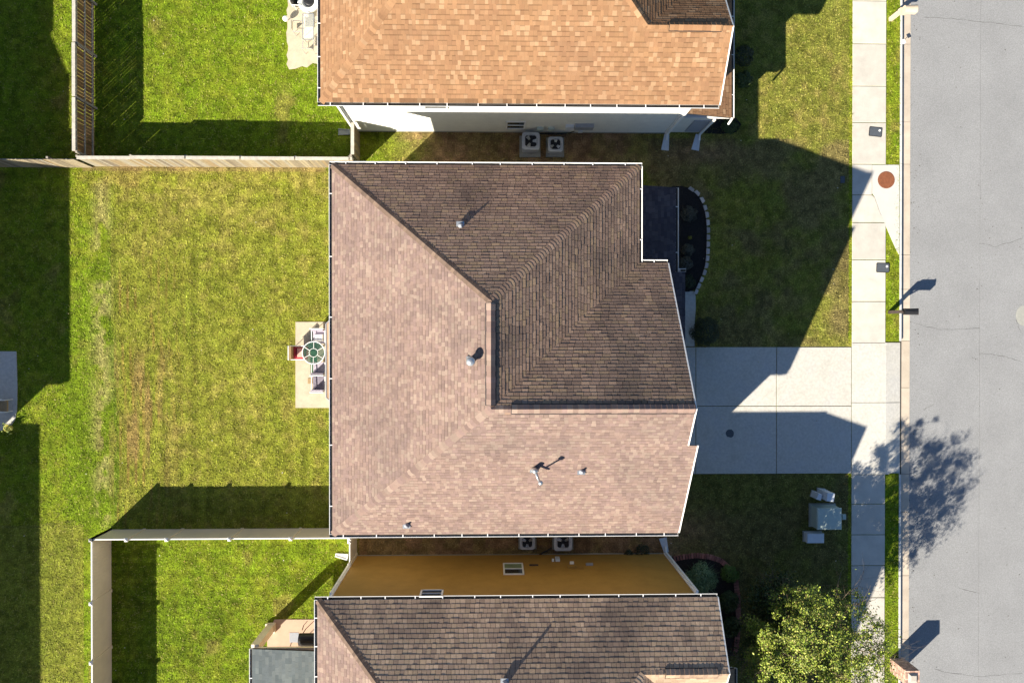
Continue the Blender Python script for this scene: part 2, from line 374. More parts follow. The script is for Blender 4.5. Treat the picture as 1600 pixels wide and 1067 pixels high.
# sidewalk
sw = thing('sidewalk', 'pale concrete sidewalk running beside the street', 'sidewalk', (XS0, 0, 0), kind='structure'); del sw['category']
sj = [-180, -120, -58, 4-2, 69, 135, 192, 257, 305, 348, 406, 471, 537]
def slab(parent, x0, x1, y0, y1, z1=0.03, m_='conc', name='paving_slab', gap=0.014):
    mm = MB(); z0 = -0.05; b_ = 0.012
    pts = [(x0+gap, y0+gap), (x1-gap, y0+gap), (x1-gap, y1-gap), (x0+gap, y1-gap)]
    i = len(mm.v)
    mm.prism(pts, z0, z1-b_)
    mm.poly([(pts[0][0]+b_, pts[0][1]+b_, z1), (pts[1][0]-b_, pts[1][1]+b_, z1), (pts[2][0]-b_, pts[2][1]-b_, z1), (pts[3][0]+b_, pts[3][1]-b_, z1)])
    q = [(pts[0][0]+b_, pts[0][1]+b_, z1), (pts[1][0]-b_, pts[1][1]+b_, z1), (pts[2][0]-b_, pts[2][1]-b_, z1), (pts[3][0]+b_, pts[3][1]-b_, z1)]
    for k in range(4):
        j = (k+1) % 4; mm.poly([(pts[k][0], pts[k][1], z1-b_), (pts[j][0], pts[j][1], z1-b_), q[j], q[k]])
    return mm.build(name, m_, parent)
for a, b in zip(sj[:-1], sj[1:]):
    x1 = XS1
    if a in (257, 305): x1 = G(1362.6, 280).x if a == 257 else G(1364, 320).x
    if a == 305:
        ya, yb = G(1350, 305).y, G(1350, 348).y
        mm = MB(); mm.prism([(XS0+.014, yb+.014), (G(1381.6, 348).x, yb+.014), (G(1373.4, 330).x, G(1373.4, 330).y), (G(1366, 309).x, G(1366, 309).y), (G(1362.4, 305.5).x, ya-.014), (XS0+.014, ya-.014)], -0.05, 0.03)
        mm.build('paving_slab', 'conc', sw); continue
    slab(sw, XS0, x1, G(1350, b).y, G(1350, a).y)
for a, b in zip([741, 787, 835, 883, 933, 985, 1037, 1090, 1150], [787, 835, 883, 933, 985, 1037, 1090, 1150, 1210]):
    slab(sw, XS0, XS1, G(1350, b).y, G(1350, a).y)
# manhole apron
mm = MB(); mm.prism([tuple(G(*p)[:2]) for p in ((1362.5, 258), (1404.5, 258), (1404.5, 398), (1400, 390), (1392, 372), (1382.5, 350), (1374, 330), (1366.5, 308), (1362.5, 302))], -0.05, 0.027)
mm.build('apron_slab', 'apron', sw)
# driveway panels
dw = thing('driveway', 'broad concrete driveway in front of the middle house', 'driveway', (XS0, 0, 0), kind='structure'); del dw['category']
xa, xb, xc_ = G(1064, 600).x, G(1213, 600).x, XS0
xg = G(1087, 600).x
for (x0, x1) in ((xg, xb), (xb, xc_)):
    ym = G((0 if x0 == xg else 0)+1250, 634).y
    slab(dw, x0, x1, G(1200, 740).y, ym, 0.034, 'drive', 'driveway_slab'); slab(dw, x0, x1, ym, G(1200, 542).y, 0.034, 'drive', 'driveway_slab')
slab(dw, xa, xg, G(1200, 740).y, G(1200, 636).y, 0.034, 'drive', 'driveway_slab'); slab(dw, xa, xg, G(1200, 636).y, G(1200, 542).y, 0.034, 'drive', 'driveway_slab')
ym = G(1350, 629).y
def ramp(ya, yb):
    mm = MB(); e = XC1-0.008; xm = XS1+0.02
    mm.prism([(XS0+.012, ya+.012), (xm, ya+.012), (xm, yb-.012), (XS0+.012, yb-.012)], -0.1, 0.030)
    mm.poly([(xm, ya+.012, 0.030), (e, ya+.012, -0.095), (e, yb-.012, -0.095), (xm, yb-.012, 0.030)])
    mm.poly([(xm, ya+.012, -0.2), (e, ya+.012, -0.2), (e, ya+.012, -0.095), (xm, ya+.012, 0.030)])
    mm.poly([(xm, yb-.012, -0.2), (e, yb-.012, -0.2), (e, yb-.012, -0.095), (xm, yb-.012, 0.030)])
    mm.poly([(e, ya+.012, -0.2), (e, yb-.012, -0.2), (e, yb-.012, -0.095), (e, ya+.012, -0.095)])
    mm.build('driveway_apron', 'drive', dw)
ramp(G(1400, 741).y, ym); ramp(ym, G(1400, 535).y)
bc = random.Random(3)
mm = MB(); c = G(1140.5, 677, 0.04)
mm.prism([(c.x+0.2*math.cos(a)*(1+.08*bc.uniform(-1, 1)), c.y+0.2*math.sin(a)*(1+.1*bc.uniform(-1, 1))) for a in np.linspace(0, 2*math.pi, 18)[:-1]], 0.03, 0.038)
tag(mm.build('tar_spot', 'lid'), 'round blackish spot on the shaded driveway near the garage', 'spot')
# front walk
wk = MB(); P = [(1067, 455), (1084, 455), (1086.5, 462), (1087, 480), (1085.5, 500), (1084.5, 520), (1085, 541), (1066, 541)]
wk.prism([tuple(G(*p)[:2]) for p in P], -0.02, 0.032); o = wk.build('front_walk', 'drive'); o['kind'] = 'structure'
# ------------------------------------------------------------------ patios
def patio(name, P, m_, z=0.04):
    mm = MB(); mm.prism([tuple(G(*p)[:2]) for p in P], -0.02, z); o = mm.build(name, m_); o['kind'] = 'structure'; return o
patio('patio', [(462, 503), (600, 503), (600, 637), (462, 637)], 'patio')
r_ = random.Random(5)
edge = [(449+r_.uniform(-1.5, 2), y) for y in range(-60, 108, 7)]
patio('neighbour_patio', edge+[(452, 109), (462, 108), (472, 104), (480, 106), (489, 99), (500, 101), (560, 101), (560, -60)], 'patio')
patio('shaded_patio', [(-140, 548), (26, 549), (27.5, 600), (27, 640), (24, 655), (16, 668), (0, 673), (-140, 673)], 'drive')
patio('covered_patio', [(429, 967), (560, 967), (560, 1160), (418, 1160), (418, 990)], 'patiop')

# ------------------------------------------------------------------ roofs
def clip_rect(poly, u0, u1, v0, v1):
    for ax, lim, sg in ((0, u0, 1), (0, u1, -1), (1, v0, 1), (1, v1, -1)):
        out = []; n = len(poly)
        for i in range(n):
            a = poly[i]; b = poly[(i+1) % n]; da = (a[ax]-lim)*sg; db = (b[ax]-lim)*sg
            if da >= 0: out.append(a)
            if (da >= 0) != (db >= 0):
                t = da/(da-db); out.append((a[0]+(b[0]-a[0])*t, a[1]+(b[1]-a[1])*t))
        poly = out
        if len(poly) < 3: return []
    return poly
def area(p): return abs(sum(p[k][0]*p[(k+1) % len(p)][1]-p[(k+1) % len(p)][0]*p[k][1] for k in range(len(p))))/2
PALS = {
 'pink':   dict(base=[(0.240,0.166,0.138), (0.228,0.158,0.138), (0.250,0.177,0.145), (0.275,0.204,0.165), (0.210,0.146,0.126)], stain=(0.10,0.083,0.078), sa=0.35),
 'pink_offsun': dict(base=[(0.30,0.20,0.145), (0.28,0.187,0.137), (0.33,0.225,0.16), (0.25,0.168,0.125), (0.32,0.22,0.143)], stain=(0.10,0.078,0.066), sa=0.8),  # same shingles on slopes away from the sun, colour shifted for their shade
 'orange': dict(base=[(0.275,0.155,0.081), (0.285,0.162,0.086), (0.265,0.148,0.079), (0.345,0.215,0.123), (0.275,0.156,0.083), (0.25,0.138,0.074), (0.29,0.168,0.091)], stain=(0.20,0.11,0.07), sa=0.25),
 'tanb':   dict(base=[(0.40,0.285,0.20), (0.37,0.262,0.183), (0.44,0.32,0.222), (0.32,0.227,0.165), (0.40,0.29,0.195)], stain=(0.10,0.078,0.068), sa=0.7),
 'cap':    dict(base=[(0.15,0.105,0.08), (0.17,0.12,0.09), (0.13,0.092,0.072)], stain=(0.08,0.07,0.06), sa=0.3),
 'slate':  dict(base=[(0.115,0.135,0.14), (0.10,0.12,0.125), (0.135,0.155,0.155)], stain=(0.08,0.09,0.1), sa=0.3),
 'navy':   dict(base=[(0.060,0.056,0.070), (0.05,0.047,0.062), (0.075,0.069,0.082)], stain=(0.05,0.045,0.05), sa=0.4),
}
shing_cands = {}
def frame_of(pts):
    n = Vector((0, 0, 0))
    for i in range(len(pts)):
        a, b = pts[i], pts[(i+1) % len(pts)]
        n += Vector(((a.y-b.y)*(a.z+b.z), (a.z-b.z)*(a.x+b.x), (a.x-b.x)*(a.y+b.y)))
    n.normalize()
    if n.z < 0: n = -n
    u = Vector((0, 0, 1)).cross(n).normalized(); v = n.cross(u).normalized()
    if v.z < 0: v = -v; u = -u
    if u.cross(v).dot(n) < 0: u = -u
    return n, u, v
class Roof:
    def __init__(s, house, name='roof'):
        s.house = house; s.deck = MB(); s.planes = []; s.name = name; s.field = MB(); s.cands = []; s.caps = []
    def plane(s, pts, pal, tabw=0.29, expo=0.15, thick=0.007, band=0.0):
        pts = [Vector(p) for p in pts]; n, u, v = frame_of(pts); o = pts[0].copy()
        lo = min(pts, key=lambda p: p.z); o = Vector((lo.x, lo.y, lo.z))
        P = [((p-o).dot(u), (p-o).dot(v)) for p in pts]
        # deck
        dn = Vector((0, 0, -0.03)); bt = Vector((0, 0, -0.13))
        top = [p+dn for p in pts]; bot = [p+bt for p in pts]
        s.deck.poly(top); s.deck.poly(bot[::-1])
        for k in range(len(pts)):
            j = (k+1) % len(pts); s.deck.poly([bot[k], bot[j], top[j], top[k]])
        off_sun = n.dot(SUND) < 0.35; gp = .007 if off_sun else .0015; thick = .0090 if off_sun else .006  # slopes facing away from the sun: wider gaps, thicker tabs deepen their shade lines
        pl = PALS[pal]; u0 = min(p[0] for p in P); u1 = max(p[0] for p in P); v0 = min(p[1] for p in P); v1 = max(p[1] for p in P)
        row = 0; vv = v0; R = random.Random(hash((round(o.x, 2), round(o.y, 2), pal)) & 0xffff)
        while vv < v1-0.01:
            uu = u0-R.uniform(0, tabw); ve = min(vv+expo, v1)
            while uu < u1:
                tw = tabw*R.uniform(0.72, 1.22)
                q = clip_rect(P, uu+gp, uu+tw-gp, vv, ve)
                if len(q) >= 3 and area(q) > 0.0012:
                    cu_ = sum(a[0] for a in q)/len(q); cv_ = sum(a[1] for a in q)/len(q)
                    w3 = o+u*cu_+v*cv_
                    c = Vector(R.choice(pl['base']))*R.uniform(0.90, 1.10)
                    f_ = float(fbm(w3.x, w3.y+0.3*w3.z, 0.55)); f2 = float(vn(w3.x, w3.y, 2.4))
                    k = pl['sa']*max(0, min(1, (f_-0.40)*3.2))*(0.45+0.55*f2)
                    c = c*(1-k)+Vector(pl['stain'])*k
                    th = thick*R.choice((0.8, 1.0, 1.0, 1.55))+R.uniform(0, .0015)
                    full = abs(area(q)-(tw-2*gp)*expo) < 1e-4
                    if full and len(q) == 4: s.cands.append((w3.z, len(s.field.f), o, u, v, n, uu+gp, tw-2*gp, vv, expo, th, tuple(c)))
                    s.tab(s.field, q, o, u, v, n, vv, expo, th, tuple(c), full)
                    if band and full and R.random() < .62:
                        q2 = [(q_[0], vv+expo*.80 if abs(q_[1]-vv) < 1e-6 else q_[1]) for q_ in q]
                        s.tab(s.field, q2, o, u, v, n*1.0, vv+expo*.8, expo*.2, .0035, tuple(c*(1-band)), False)
                uu += tw
            vv += expo; row += 1
    def tab(s, mb, q, o, u, v, n, vv, expo, th, c, full):
        i = len(mb.v); m = len(q)
        hs = [th*(1-(b-vv)/expo)+0.0012 for a, b in q]
        mb.v += [tuple(o+u*a+v*b+n*h) for (a, b), h in zip(q, hs)]+[tuple(o+u*a+v*b-n*0.006) for a, b in q]
        ar = sum(q[k][0]*q[(k+1) % m][1]-q[(k+1) % m][0]*q[k][1] for k in range(m))
        idx = list(range(m)) if ar > 0 else list(range(m-1, -1, -1))
        mb.f.append(tuple(i+k for k in idx)); mb.c.append(c)
        for a in range(m):
            k, j = idx[a], idx[(a+1) % m]
            mb.f.append((i+m+k, i+m+j, i+j, i+k)); mb.c.append(c)
    def capline(s, a, b, pal, w=0.155, expo=0.150, lift=0.012, na=None, nb=None, thick=0.012, side=None):
        """cap shingles from low end a to high end b, lying over the two planes with normals na, nb"""
        a = Vector(a); b = Vector(b); d = (b-a); L = d.length; d.normalize()
        if na is None: na = nb = Vector((0, 0, 1))
        ta = d.cross(na).normalized(); tb = d.cross(nb).normalized()
        # ta points to one side lying in plane a ; make ta and tb point to opposite sides
        up_ = (na+nb).normalized(); sd = d.cross(up_).normalized()
        ta_ = ta if ta.dot(nb) < 0 else -ta
        tb_ = tb if tb.dot(na) < 0 else -tb
        if (na-nb).length < 1e-4: tb_ = -ta_
        pl = PALS[pal]; k = 0; t = 0.0
        while t < L:
            e = min(expo, L-t); c = Vector(random.choice(pl['base']))*random.uniform(0.88, 1.2)
            s.caps.append((a+d*t, d, ta_, tb_, up_, e, w, lift, thick*random.uniform(.8, 1.25), tuple(c))); t += expo
    def finish(s, nind=300):
        r = s.deck.build(s.name, 'deck', s.house)
        # individual tabs: the ones nearest the camera, one sixth of them at random
        s.cands.sort(key=lambda t: -t[0]); take = s.cands[:nind]; drop = set(t[1] for t in take)
        keepf, keepc = [], []
        fi = 0
        # each tab of 4 corners = 5 faces starting at index t[1]
        skip = set()
        for t in take:
            for k in range(5): skip.add(t[1]+k)
        s.field.f = [f for k, f in enumerate(s.field.f) if k not in skip]; s.field.c = [c for k, c in enumerate(s.field.c) if k not in skip]
        cache = {}
        for (_, _, o, u, v, n, ua, tw, vv, ex, th, c) in take:
            key = (round(tw, 2), round(th, 3), round(sum(c)*14))
            if key not in cache:
                mb = MB(); Roof.tab(s, mb, [(0, 0), (tw, 0), (tw, ex), (0, ex)], Vector((0,0,0)), Vector((1,0,0)), Vector((0,1,0)), Vector((0,0,1)), 0, ex, th, c, True)
                cache[key] = mb.mesh('shingle', MT['shingle'])
            ob = bpy.data.objects.new('shingle', cache[key]); COL.objects.link(ob); ob.parent = r
            mt = Matrix((u, v, n)).transposed().to_4x4(); mt.translation = o+u*ua+v*vv
            ob.matrix_parent_inverse = r.matrix_parent_inverse.copy() if False else Matrix()
            ob.matrix_local = mt
        if s.field.f:
            fo = s.field.build('shingle_field', 'shingle', r); fo.matrix_parent_inverse = Matrix(); fo['kind'] = 'stuff'
        cap_i = 0; rest = MB()
        for (p, d, ta, tb, up_, e, w_, lift, th, c) in s.caps:
            mb = MB() if cap_i < 290 else rest; q = p+d*(e+0.03)
            w2 = w_*random.uniform(0.94, 1.05)
            lo, hi = up_*(lift+th), up_*lift
            A = [p+ta*w2+lo*0.75, p+up_*(lift+th+0.004), p+tb*w2+lo*0.75]; B = [q+ta*w2+hi*0.6, q+hi, q+tb*w2+hi*0.6]
            A2 = [x-up_*(lift+th+0.012) for x in A]; B2 = [x-up_*(lift+0.012) for x in B]
            mb.poly([A[0], A[1], B[1], B[0]], c); mb.poly([A[1], A[2], B[2], B[1]], c)
            mb.poly([A2[0], A[0], B[0], B2[0]], c); mb.poly([A2[2], B2[2], B[2], A[2]], c)
            mb.poly([A[0], A2[0], A2[1], A[1]], c); mb.poly([A[1], A2[1], A2[2], A[2]], c)
            if cap_i < 290:
                ob = mb.build('ridge_cap', 'shingle', r); ob.matrix_parent_inverse = Matrix()
            cap_i += 1
        if rest.f:
            ob = rest.build('ridge_cap_run', 'shingle', r); ob.matrix_parent_inverse = Matrix(); ob['kind'] = 'stuff'
        s.obj = r; return r
def child(o, parent):   # part whose mesh is written in world space, parent may be a mesh part at the origin
    o.parent = parent; o.matrix_parent_inverse = Matrix(); return o
def gutter(house, p, q, out, every=1.05, drop=0.02):
    """open white gutter from p to q; out = outward horizontal unit vector"""
    p = Vector(p); q = Vector(q); d = (q-p); L = d.length; d.normalize(); out = Vector(out); z = -drop
    w_ = 0.125; mb = MB()
    def pt(t, o_, h): return p+d*t+out*o_+Vector((0, 0, h+z))
    prof = [(0.0, 0.0), (0.0, -0.11), (0.08, -0.11), (w_-0.008, -0.02), (w_-0.006, 0.0), (w_+0.010, 0.0), (w_+0.010, -0.03), (0.095, -0.128), (-0.01, -0.128), (-0.01, 0.0)]
    A = [pt(0, *c) for c in prof]; B = [pt(L, *c) for c in prof]; n = len(prof)
    for k in range(n):
        j = (k+1) % n; mb.poly([A[k], A[j], B[j], B[k]])
    for E_ in (0, L-0.01):
        mb.poly([pt(E_, 0, 0), pt(E_, w_+.02, 0), pt(E_, .095, -.125), pt(E_, 0, -.125)])
    g_ = mb.build('gutter', 'white', house)
    si = MB(); si.poly([pt(0.01, 0.002, -0.06), pt(L-0.01, 0.002, -0.06), pt(L-0.01, w_-0.026, -0.06), pt(0.01, w_-0.026, -0.06)])
    child(si.build('gutter_floor', 'trough', house), g_)  # dark sheet laid along the inside of the gutter
    n = max(1, int(L/every)); base = None
    for k in range(n):
        t = (k+0.5)*L/n+random.uniform(-.12, .12); t = min(max(t, .05), L-.05)
        hb = MB(); c = pt(t, w_/2, -0.004)
        sx = abs(d.x)*0.035+abs(out.x)*(w_+0.01); sy = abs(d.y)*0.035+abs(out.y)*(w_+0.01)
        hb.box(c, (sx, sy, 0.012)); child(hb.build('gutter_hanger', 'white', house), g_)
    return g_
def slant_board(house, p, q, w_=0.05, h=0.16, m_='white', name='rake_board'):
    p = Vector(p); q = Vector(q); mb = MB(); ox = Vector((w_, 0, 0)); oz = Vector((0, 0, -h)); up1 = Vector((0, 0, 0.012))
    P = [p+up1, q+up1, q+oz, p+oz]; Q = [x+ox for x in P]
    mb.poly(P[::-1]); mb.poly(Q)
    for k in range(4):
        j = (k+1) % 4; mb.poly([P[k], P[j], Q[j], Q[k]])
    return mb.build(name, m_, house)
def window(house, c, wx, hz, face, m_=None, blind=False):
    """window in a wall facing (0,face) at centre c"""
    y = c.y; f = MB(); t = 0.07; d = 0.05
    for dx, dz, sx, sz in ((-wx/2, 0, t, hz+t), (wx/2, 0, t, hz+t), (0, hz/2, wx+t, t), (0, -hz/2, wx+t, t), (0, 0, wx, 0.04)):
        f.box((c.x+dx, y+face*d/2, c.z+dz), (sx, d if dz or dx else d*0.8, sz if sz != hz+t else hz+t+0.002))
    fo = f.build('window', 'white', house)
    for k, mm_ in ((1, 'glass'), (-1, 'shadeg' if blind else 'glass')):
        p = MB(); p.box((c.x, y+face*0.010, c.z+k*hz/4), (wx-0.05, 0.015, hz/2-0.04)); child(p.build('pane', mm_, house), fo)
    return fo
def siding(house, x0, x1, y, z0, z1, face, m_, lap=0.17):
    mb = MB(); z = z0
    while z < z1-0.01:
        e = min(z+lap, z1)
        mb.poly([(x0, y+face*0.034, z), (x1, y+face*0.034, z), (x1, y+face*0.006, e), (x0, y+face*0.006, e)])
        mb.poly([(x0, y+face*0.004, z), (x1, y+face*0.004, z), (x1, y+face*0.034, z), (x0, y+face*0.034, z)])
        z = e
    return mb.build('siding', m_, house)
UPV = Vector((0, 0, 1))
def nrm(*p): return frame_of([Vector(x) for x in p])[0]

# ------------------------------------------------------------------ middle house
E, R = 5.80, 9.45
hx = thing('house', 'middle two storey house with pinkish brown shingle roof beside the concrete driveway', 'house', (0, 0, 0))
xW = (G(517.5, 257, E).x+G(521, 838, E).x)/2; yN = (G(516, 258.5, E).y+G(1000, 258.5, E).y)/2
xE = G(999, 300, E).x; yC = G(1020, 411, E).y; xD = G(1043.5, 413, E).x; xF = G(1087.5, 637, R).x
yS = (G(522, 835.5, E).y+G(1060, 831.5, E).y)/2; xS = G(1060, 833, E).x
xR = G(767, 550, R).x; yP1 = G(766, 470, R).y; yR = (G(770, 639, R).y+G(1080, 639, R).y)/2
A = (xW, yN, E); B = (xE, yN, E); C = (xE, yC, E); D = (xD, yC, E); Ff = (xF, yR, R); S1 = (xS, yS, E); Wc = (xW, yS, E)
P1 = (xR, yP1, R); P2 = (xR, yR, R)
yj = G(1088, 696, R-1.0).y; tj = (yR-yj)/(yR-yS); zj = R-(R-E)*tj
J0 = (xF+(xS-0.42-xF)*tj, yj, zj); J1 = (J0[0]+0.36, yj, zj)
rf = Roof(hx)
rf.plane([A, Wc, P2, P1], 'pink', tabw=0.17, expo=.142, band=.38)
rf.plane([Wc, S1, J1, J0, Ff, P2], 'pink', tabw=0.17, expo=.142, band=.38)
rf.plane([A, B, P1], 'pink_offsun'); rf.plane([B, C, P2, P1], 'pink_offsun'); rf.plane([C, D, Ff, P2], 'pink_offsun')
nW = nrm(A, Wc, P2, P1); nS = nrm(Wc, S1, Ff, P2); nN = nrm(A, B, P1); nE = nrm(B, C, P2, P1); nG = nrm(C, D, Ff, P2)
rf.capline(A, P1, 'cap', na=nW, nb=nN); rf.capline(B, P1, 'pink_offsun', na=nN, nb=nE); rf.capline(Wc, P2, 'pink', na=nW, nb=nS)
# raised ridge vents carry their own caps
LV = 0.062
rf.capline((xR-0.0, yR+0.15, R), (xR-0.0, yP1-0.1, R), 'pink', w=0.19, lift=LV, na=nW, nb=nE, expo=0.2)
rf.capline((xR+0.75, yR-0.0, R), (xF-0.03, yR-0.0, R), 'pink', w=0.19, lift=LV, na=nS, nb=nG, expo=0.2)
rf.capline((xR, yR, R), (xR+0.75, yR, R), 'pink', na=nS, nb=nG)
roof1 = rf.finish()
def ridge_vent(house, roof, a, b, na, nb, h=.030, w=.215):
    a = Vector(a); b = Vector(b); d = (b-a).normalized(); ta = d.cross(na).normalized(); tb = d.cross(nb).normalized()
    if ta.dot(nb) > 0: ta = -ta
    if tb.dot(na) > 0: tb = -tb
    mb = MB(); prof = [ta*w, ta*w+na*h, UPV*.05, tb*w+nb*h, tb*w, UPV*-.01]
    A_ = [a+p for p in prof]; B_ = [b+p for p in prof]; n = len(prof)
    for k in range(n): j = (k+1) % n; mb.poly([A_[k], A_[j], B_[j], B_[k]])
    mb.poly(A_[::-1]); mb.poly(B_)
    return child(mb.build('ridge_vent', 'black', house), roof)
ridge_vent(hx, roof1, (xR, yR+.13, R), (xR, yP1-.08, R), nW, nE); ridge_vent(hx, roof1, (xR+.73, yR, R), (xF-.01, yR, R), nS, nG)
fx = 0.35
walls = MB(); foot = [(xW+fx, yN-fx), (xE-fx, yN-fx), (xE-fx, yC-fx), (xD-fx, yC-fx), (xD-fx, yS+fx), (xW+fx, yS+fx)]
walls.prism(foot, -0.1, E-0.14)
xg_ = xD-fx; walls.poly([(xg_, yC-fx, E-0.14), (xg_, yS+fx, E-0.14), (xg_, yR, R-0.45)]); 
walls.build('wall', 'wallb', hx)
sf = MB(); sf.prism([(xW+.01, yN-.01), (xE-.01, yN-.01), (xE-.01, yC-.01), (xD-.1, yC-.01), (xD-.1, yS+.01), (xW+.01, yS+.01)], E-0.26, E-0.135); sf.build('soffit', 'soffit', hx)
sf = MB(); sf.prism([(xD-.1, yj+.0), (xS-.02, yj), (xS-.02, yS+.01), (xD-.1, yS+.01)], E-0.26, E-0.135)
sf.prism([(xD-.3, yj-.1), (xS-.30, yj-.1), (xS-.30, yS+.3), (xD-.3, yS+.3)], -.1, E-0.262); sf.build('wall', 'wallb', hx)
gutter(hx, (xW, yS, E), (xW, yN, E), (-1, 0, 0), 2.2); gutter(hx, (xW-.12, yN, E), (xE+.12, yN, E), (0, 1, 0), 1.2)
gutter(hx, (xE, yC+.02, E), (xE, yN, E), (1, 0, 0), 1.9); gutter(hx, (xE+.12, yC, E), (xD, yC, E), (0, 1, 0), 0.8)
gutter(hx, (xW-.12, yS, E), (xS, yS, E), (0, -1, 0), 1.15)
slant_board(hx, D, Ff); slant_board(hx, Ff, J0); slant_board(hx, J1, S1)
# porch (north part) and pent roof (over the entry), in the shade of the house
zp = 2.75; xpo = G(1056, 360, zp).x; ypn = G(1030, 291, zp+.3).y; yps = G(1057, 425, zp).y
xi = xE-fx; sl_ = 0.30
po = Roof(hx, 'porch_roof'); zi = zp+sl_*(xpo-xi)
po.plane([(xpo, ypn, zp), (xi, ypn, zi), (xi, yps+.02, zi), (xpo, yps+.02, zp)], 'navy', tabw=.27)
po.finish(0)
pb = MB(); pb.prism([(xi, ypn-.02), (xpo-.02, ypn-.02), (xpo-.02, yps), (xi, yps)], zp-.28, zp-.14); pb.build('porch_beam', 'soffit', hx)
gutter(hx, (xpo, yps, zp), (xpo, ypn, zp), (1, 0, 0), 1.3)
for yy in (ypn-.25, yps+.3, (ypn+yps)/2):
    pb = MB(); pb.box((xpo-.25, yy, (zp-.28)/2), (.16, .16, zp-.28)); pb.build('porch_post', 'white', hx)
pb = MB(); pb.box(((xi+xpo)/2, (ypn+yps)/2, .06), (xpo-xi, ypn-yps-.1, .16)); pb.build('porch_floor', 'drive', hx)
xp2 = G(1070.5, 470, zp).x; yq = G(1070, 548, zp).y; pe = Roof(hx, 'pent_roof'); xq = xD-fx
pe.plane([(xp2, yps+.0, zp), (xq-.0, yps+.0, zp+sl_*(xp2-xq)), (xq-.0, yq, zp+sl_*(xp2-xq)), (xp2, yq, zp)], 'navy', tabw=.27); pe.finish(0)
pb = MB(); pb.prism([(xq, yps-.02), (xp2-.02, yps-.02), (xp2-.02, yq), (xq, yq)], zp-.28, zp-.14); pb.build('porch_beam', 'soffit', hx)
gutter(hx, (xpo+.1, yps+.02, zp+.0), (xp2+.05, yps+.02, zp), (0, 1, 0), .3)
dr = MB(); dr.box((xD-fx+.03, (yR+yS)/2+.35, 1.15), (.06, 4.9, 2.3)); dr.build('garage_door', 'white', hx)
dr = MB(); dr.box((xD-fx+.03, (yq+yps)/2+.6, 1.1), (.06, .95, 2.1)); dr.build('front_door', 'brown', hx)
# ------------------------------------------------------------------ neighbour houses (top and bottom): hip body with a front gable wing
def neighbour(label, sg, ze, zr, eave_px, wing_px, ridge_px, jx_px, wall_y, wl, wr, pal, palr, wallm, name='house', xWp=500, xFp=1121, ridx=1139, ind=300, tw0=.17, bd=.38):
    h = thing(name, label, 'house', (0, 0, 0)); ym_ = 800
    y0 = G(ym_, eave_px, ze).y; xw = G(xWp, eave_px, ze).x; xf = G(xFp, eave_px, ze).x; xfr = G(ridx, ridge_px, zr).x
    yr = G(1050, ridge_px, zr).y; run = abs(yr-y0); p = (zr-ze)/run
    xj = G(jx_px, ridge_px, zr).x; xe = xj+run
    half = (xe-xw)/2; ya = y0+sg*half; za = ze+p*half; xa_ = (xe+xw)/2; yn = y0+sg*2*half
    yv = yr+sg*run
    SW = (xw, y0, ze); FS = (xf, y0, ze); FR = (xfr, yr, zr); J = (xj, yr, zr); AP = (xa_, ya, za); NW = (xw, yn, ze); NE = (xe, yn, ze); VL = (xe, yv, ze); FN = (xf, yv, ze)
    r = Roof(h)
    r.plane([SW, FS, FR, J, AP], palr[0], tabw=tw0, expo=.19, band=bd); r.plane([SW, NW, AP], palr[1], tabw=.17, expo=.16, band=.35); r.plane([VL, NE, AP, J], palr[2]); r.plane([VL, FN, FR, J], palr[3])
    r.plane([NW, NE, AP], palr[0])
    n0 = nrm(SW, FS, FR, J, AP); n1 = nrm(SW, NW, AP); n2 = nrm(VL, NE, AP, J); n3 = nrm(VL, FN, FR, J)
    r.capline(J, AP, pal, na=n0, nb=n2, w=.17); r.capline(SW, AP, 'cap' if sg < 0 else pal, na=n0, nb=n1, w=.17)
    r.capline(J, (xj+.8, yr, zr), pal, na=n0, nb=n3, w=.16)
    LV = .062
    r.capline((xj+.85, yr, zr), (xfr-.42, yr, zr), pal, na=n0, nb=n3, w=.21, lift=LV, expo=.18)
    r.capline((xfr-.40, yr, zr), (xfr, yr, zr), pal, na=n0, nb=n3, w=.16)
    ro = r.finish(ind)
    ridge_vent(h, ro, (xj+.83, yr, zr), (xfr-.41, yr, zr), n0, n3, w=.225)
    wb = MB(); wy = wall_y
    wb.prism([(wl, wy), (wr, wy), (wr, yn-sg*.35), (wl, yn-sg*.35)], -.1, ze-.14)
    wb.poly([(wr, wy, ze-.14), (wr, yv-sg*.3, ze-.14), (wr, yr, zr-.35)]); wb.build('wall', wallm, h)
    siding(h, wl, wr, wy, 0.12, ze-.14, -sg, wallm)
    fb = MB(); fb.box(((wl+wr)/2, wy-sg*.02, .02), (wr-wl, .05, .16)); fb.build('foundation', 'pada', h)
    cb = MB(); cb.box((wl, wy-sg*.03, ze/2), (.12, .10, ze-.16)); cb.build('corner_board', 'white', h)
    cb = MB(); cb.box((wr, wy-sg*.03, ze/2), (.12, .10, ze-.16)); cb.build('corner_board', 'white', h)
    sf = MB(); sf.prism([(xw+.01, y0+sg*.01), (xf-.02, y0+sg*.01), (xf-.02, yv), (xe-.01, yv), (xe-.01, yn), (xw+.01, yn)], ze-.25, ze-.135); sf.build('soffit', 'soffit', h)
    gutter(h, (xw-.12, y0, ze), (xf, y0, ze), (0, -sg, 0), 1.15); gutter(h, (xw, min(y0, yn), ze), (xw, max(y0, yn), ze), (-1, 0, 0), 1.25)
    slant_board(h, FS, FR); slant_board(h, FR, FN)
    return h, dict(y0=y0, xw=xw, xf=xf, xe=xe, xfr=xfr, yr=yr, yv=yv, yn=yn, ze=ze, wy=wy, wl=wl, wr=wr, p=p, roof=ro)
wyT = G(800, 206).y; wyB = G(800, 870.5).y+0.12
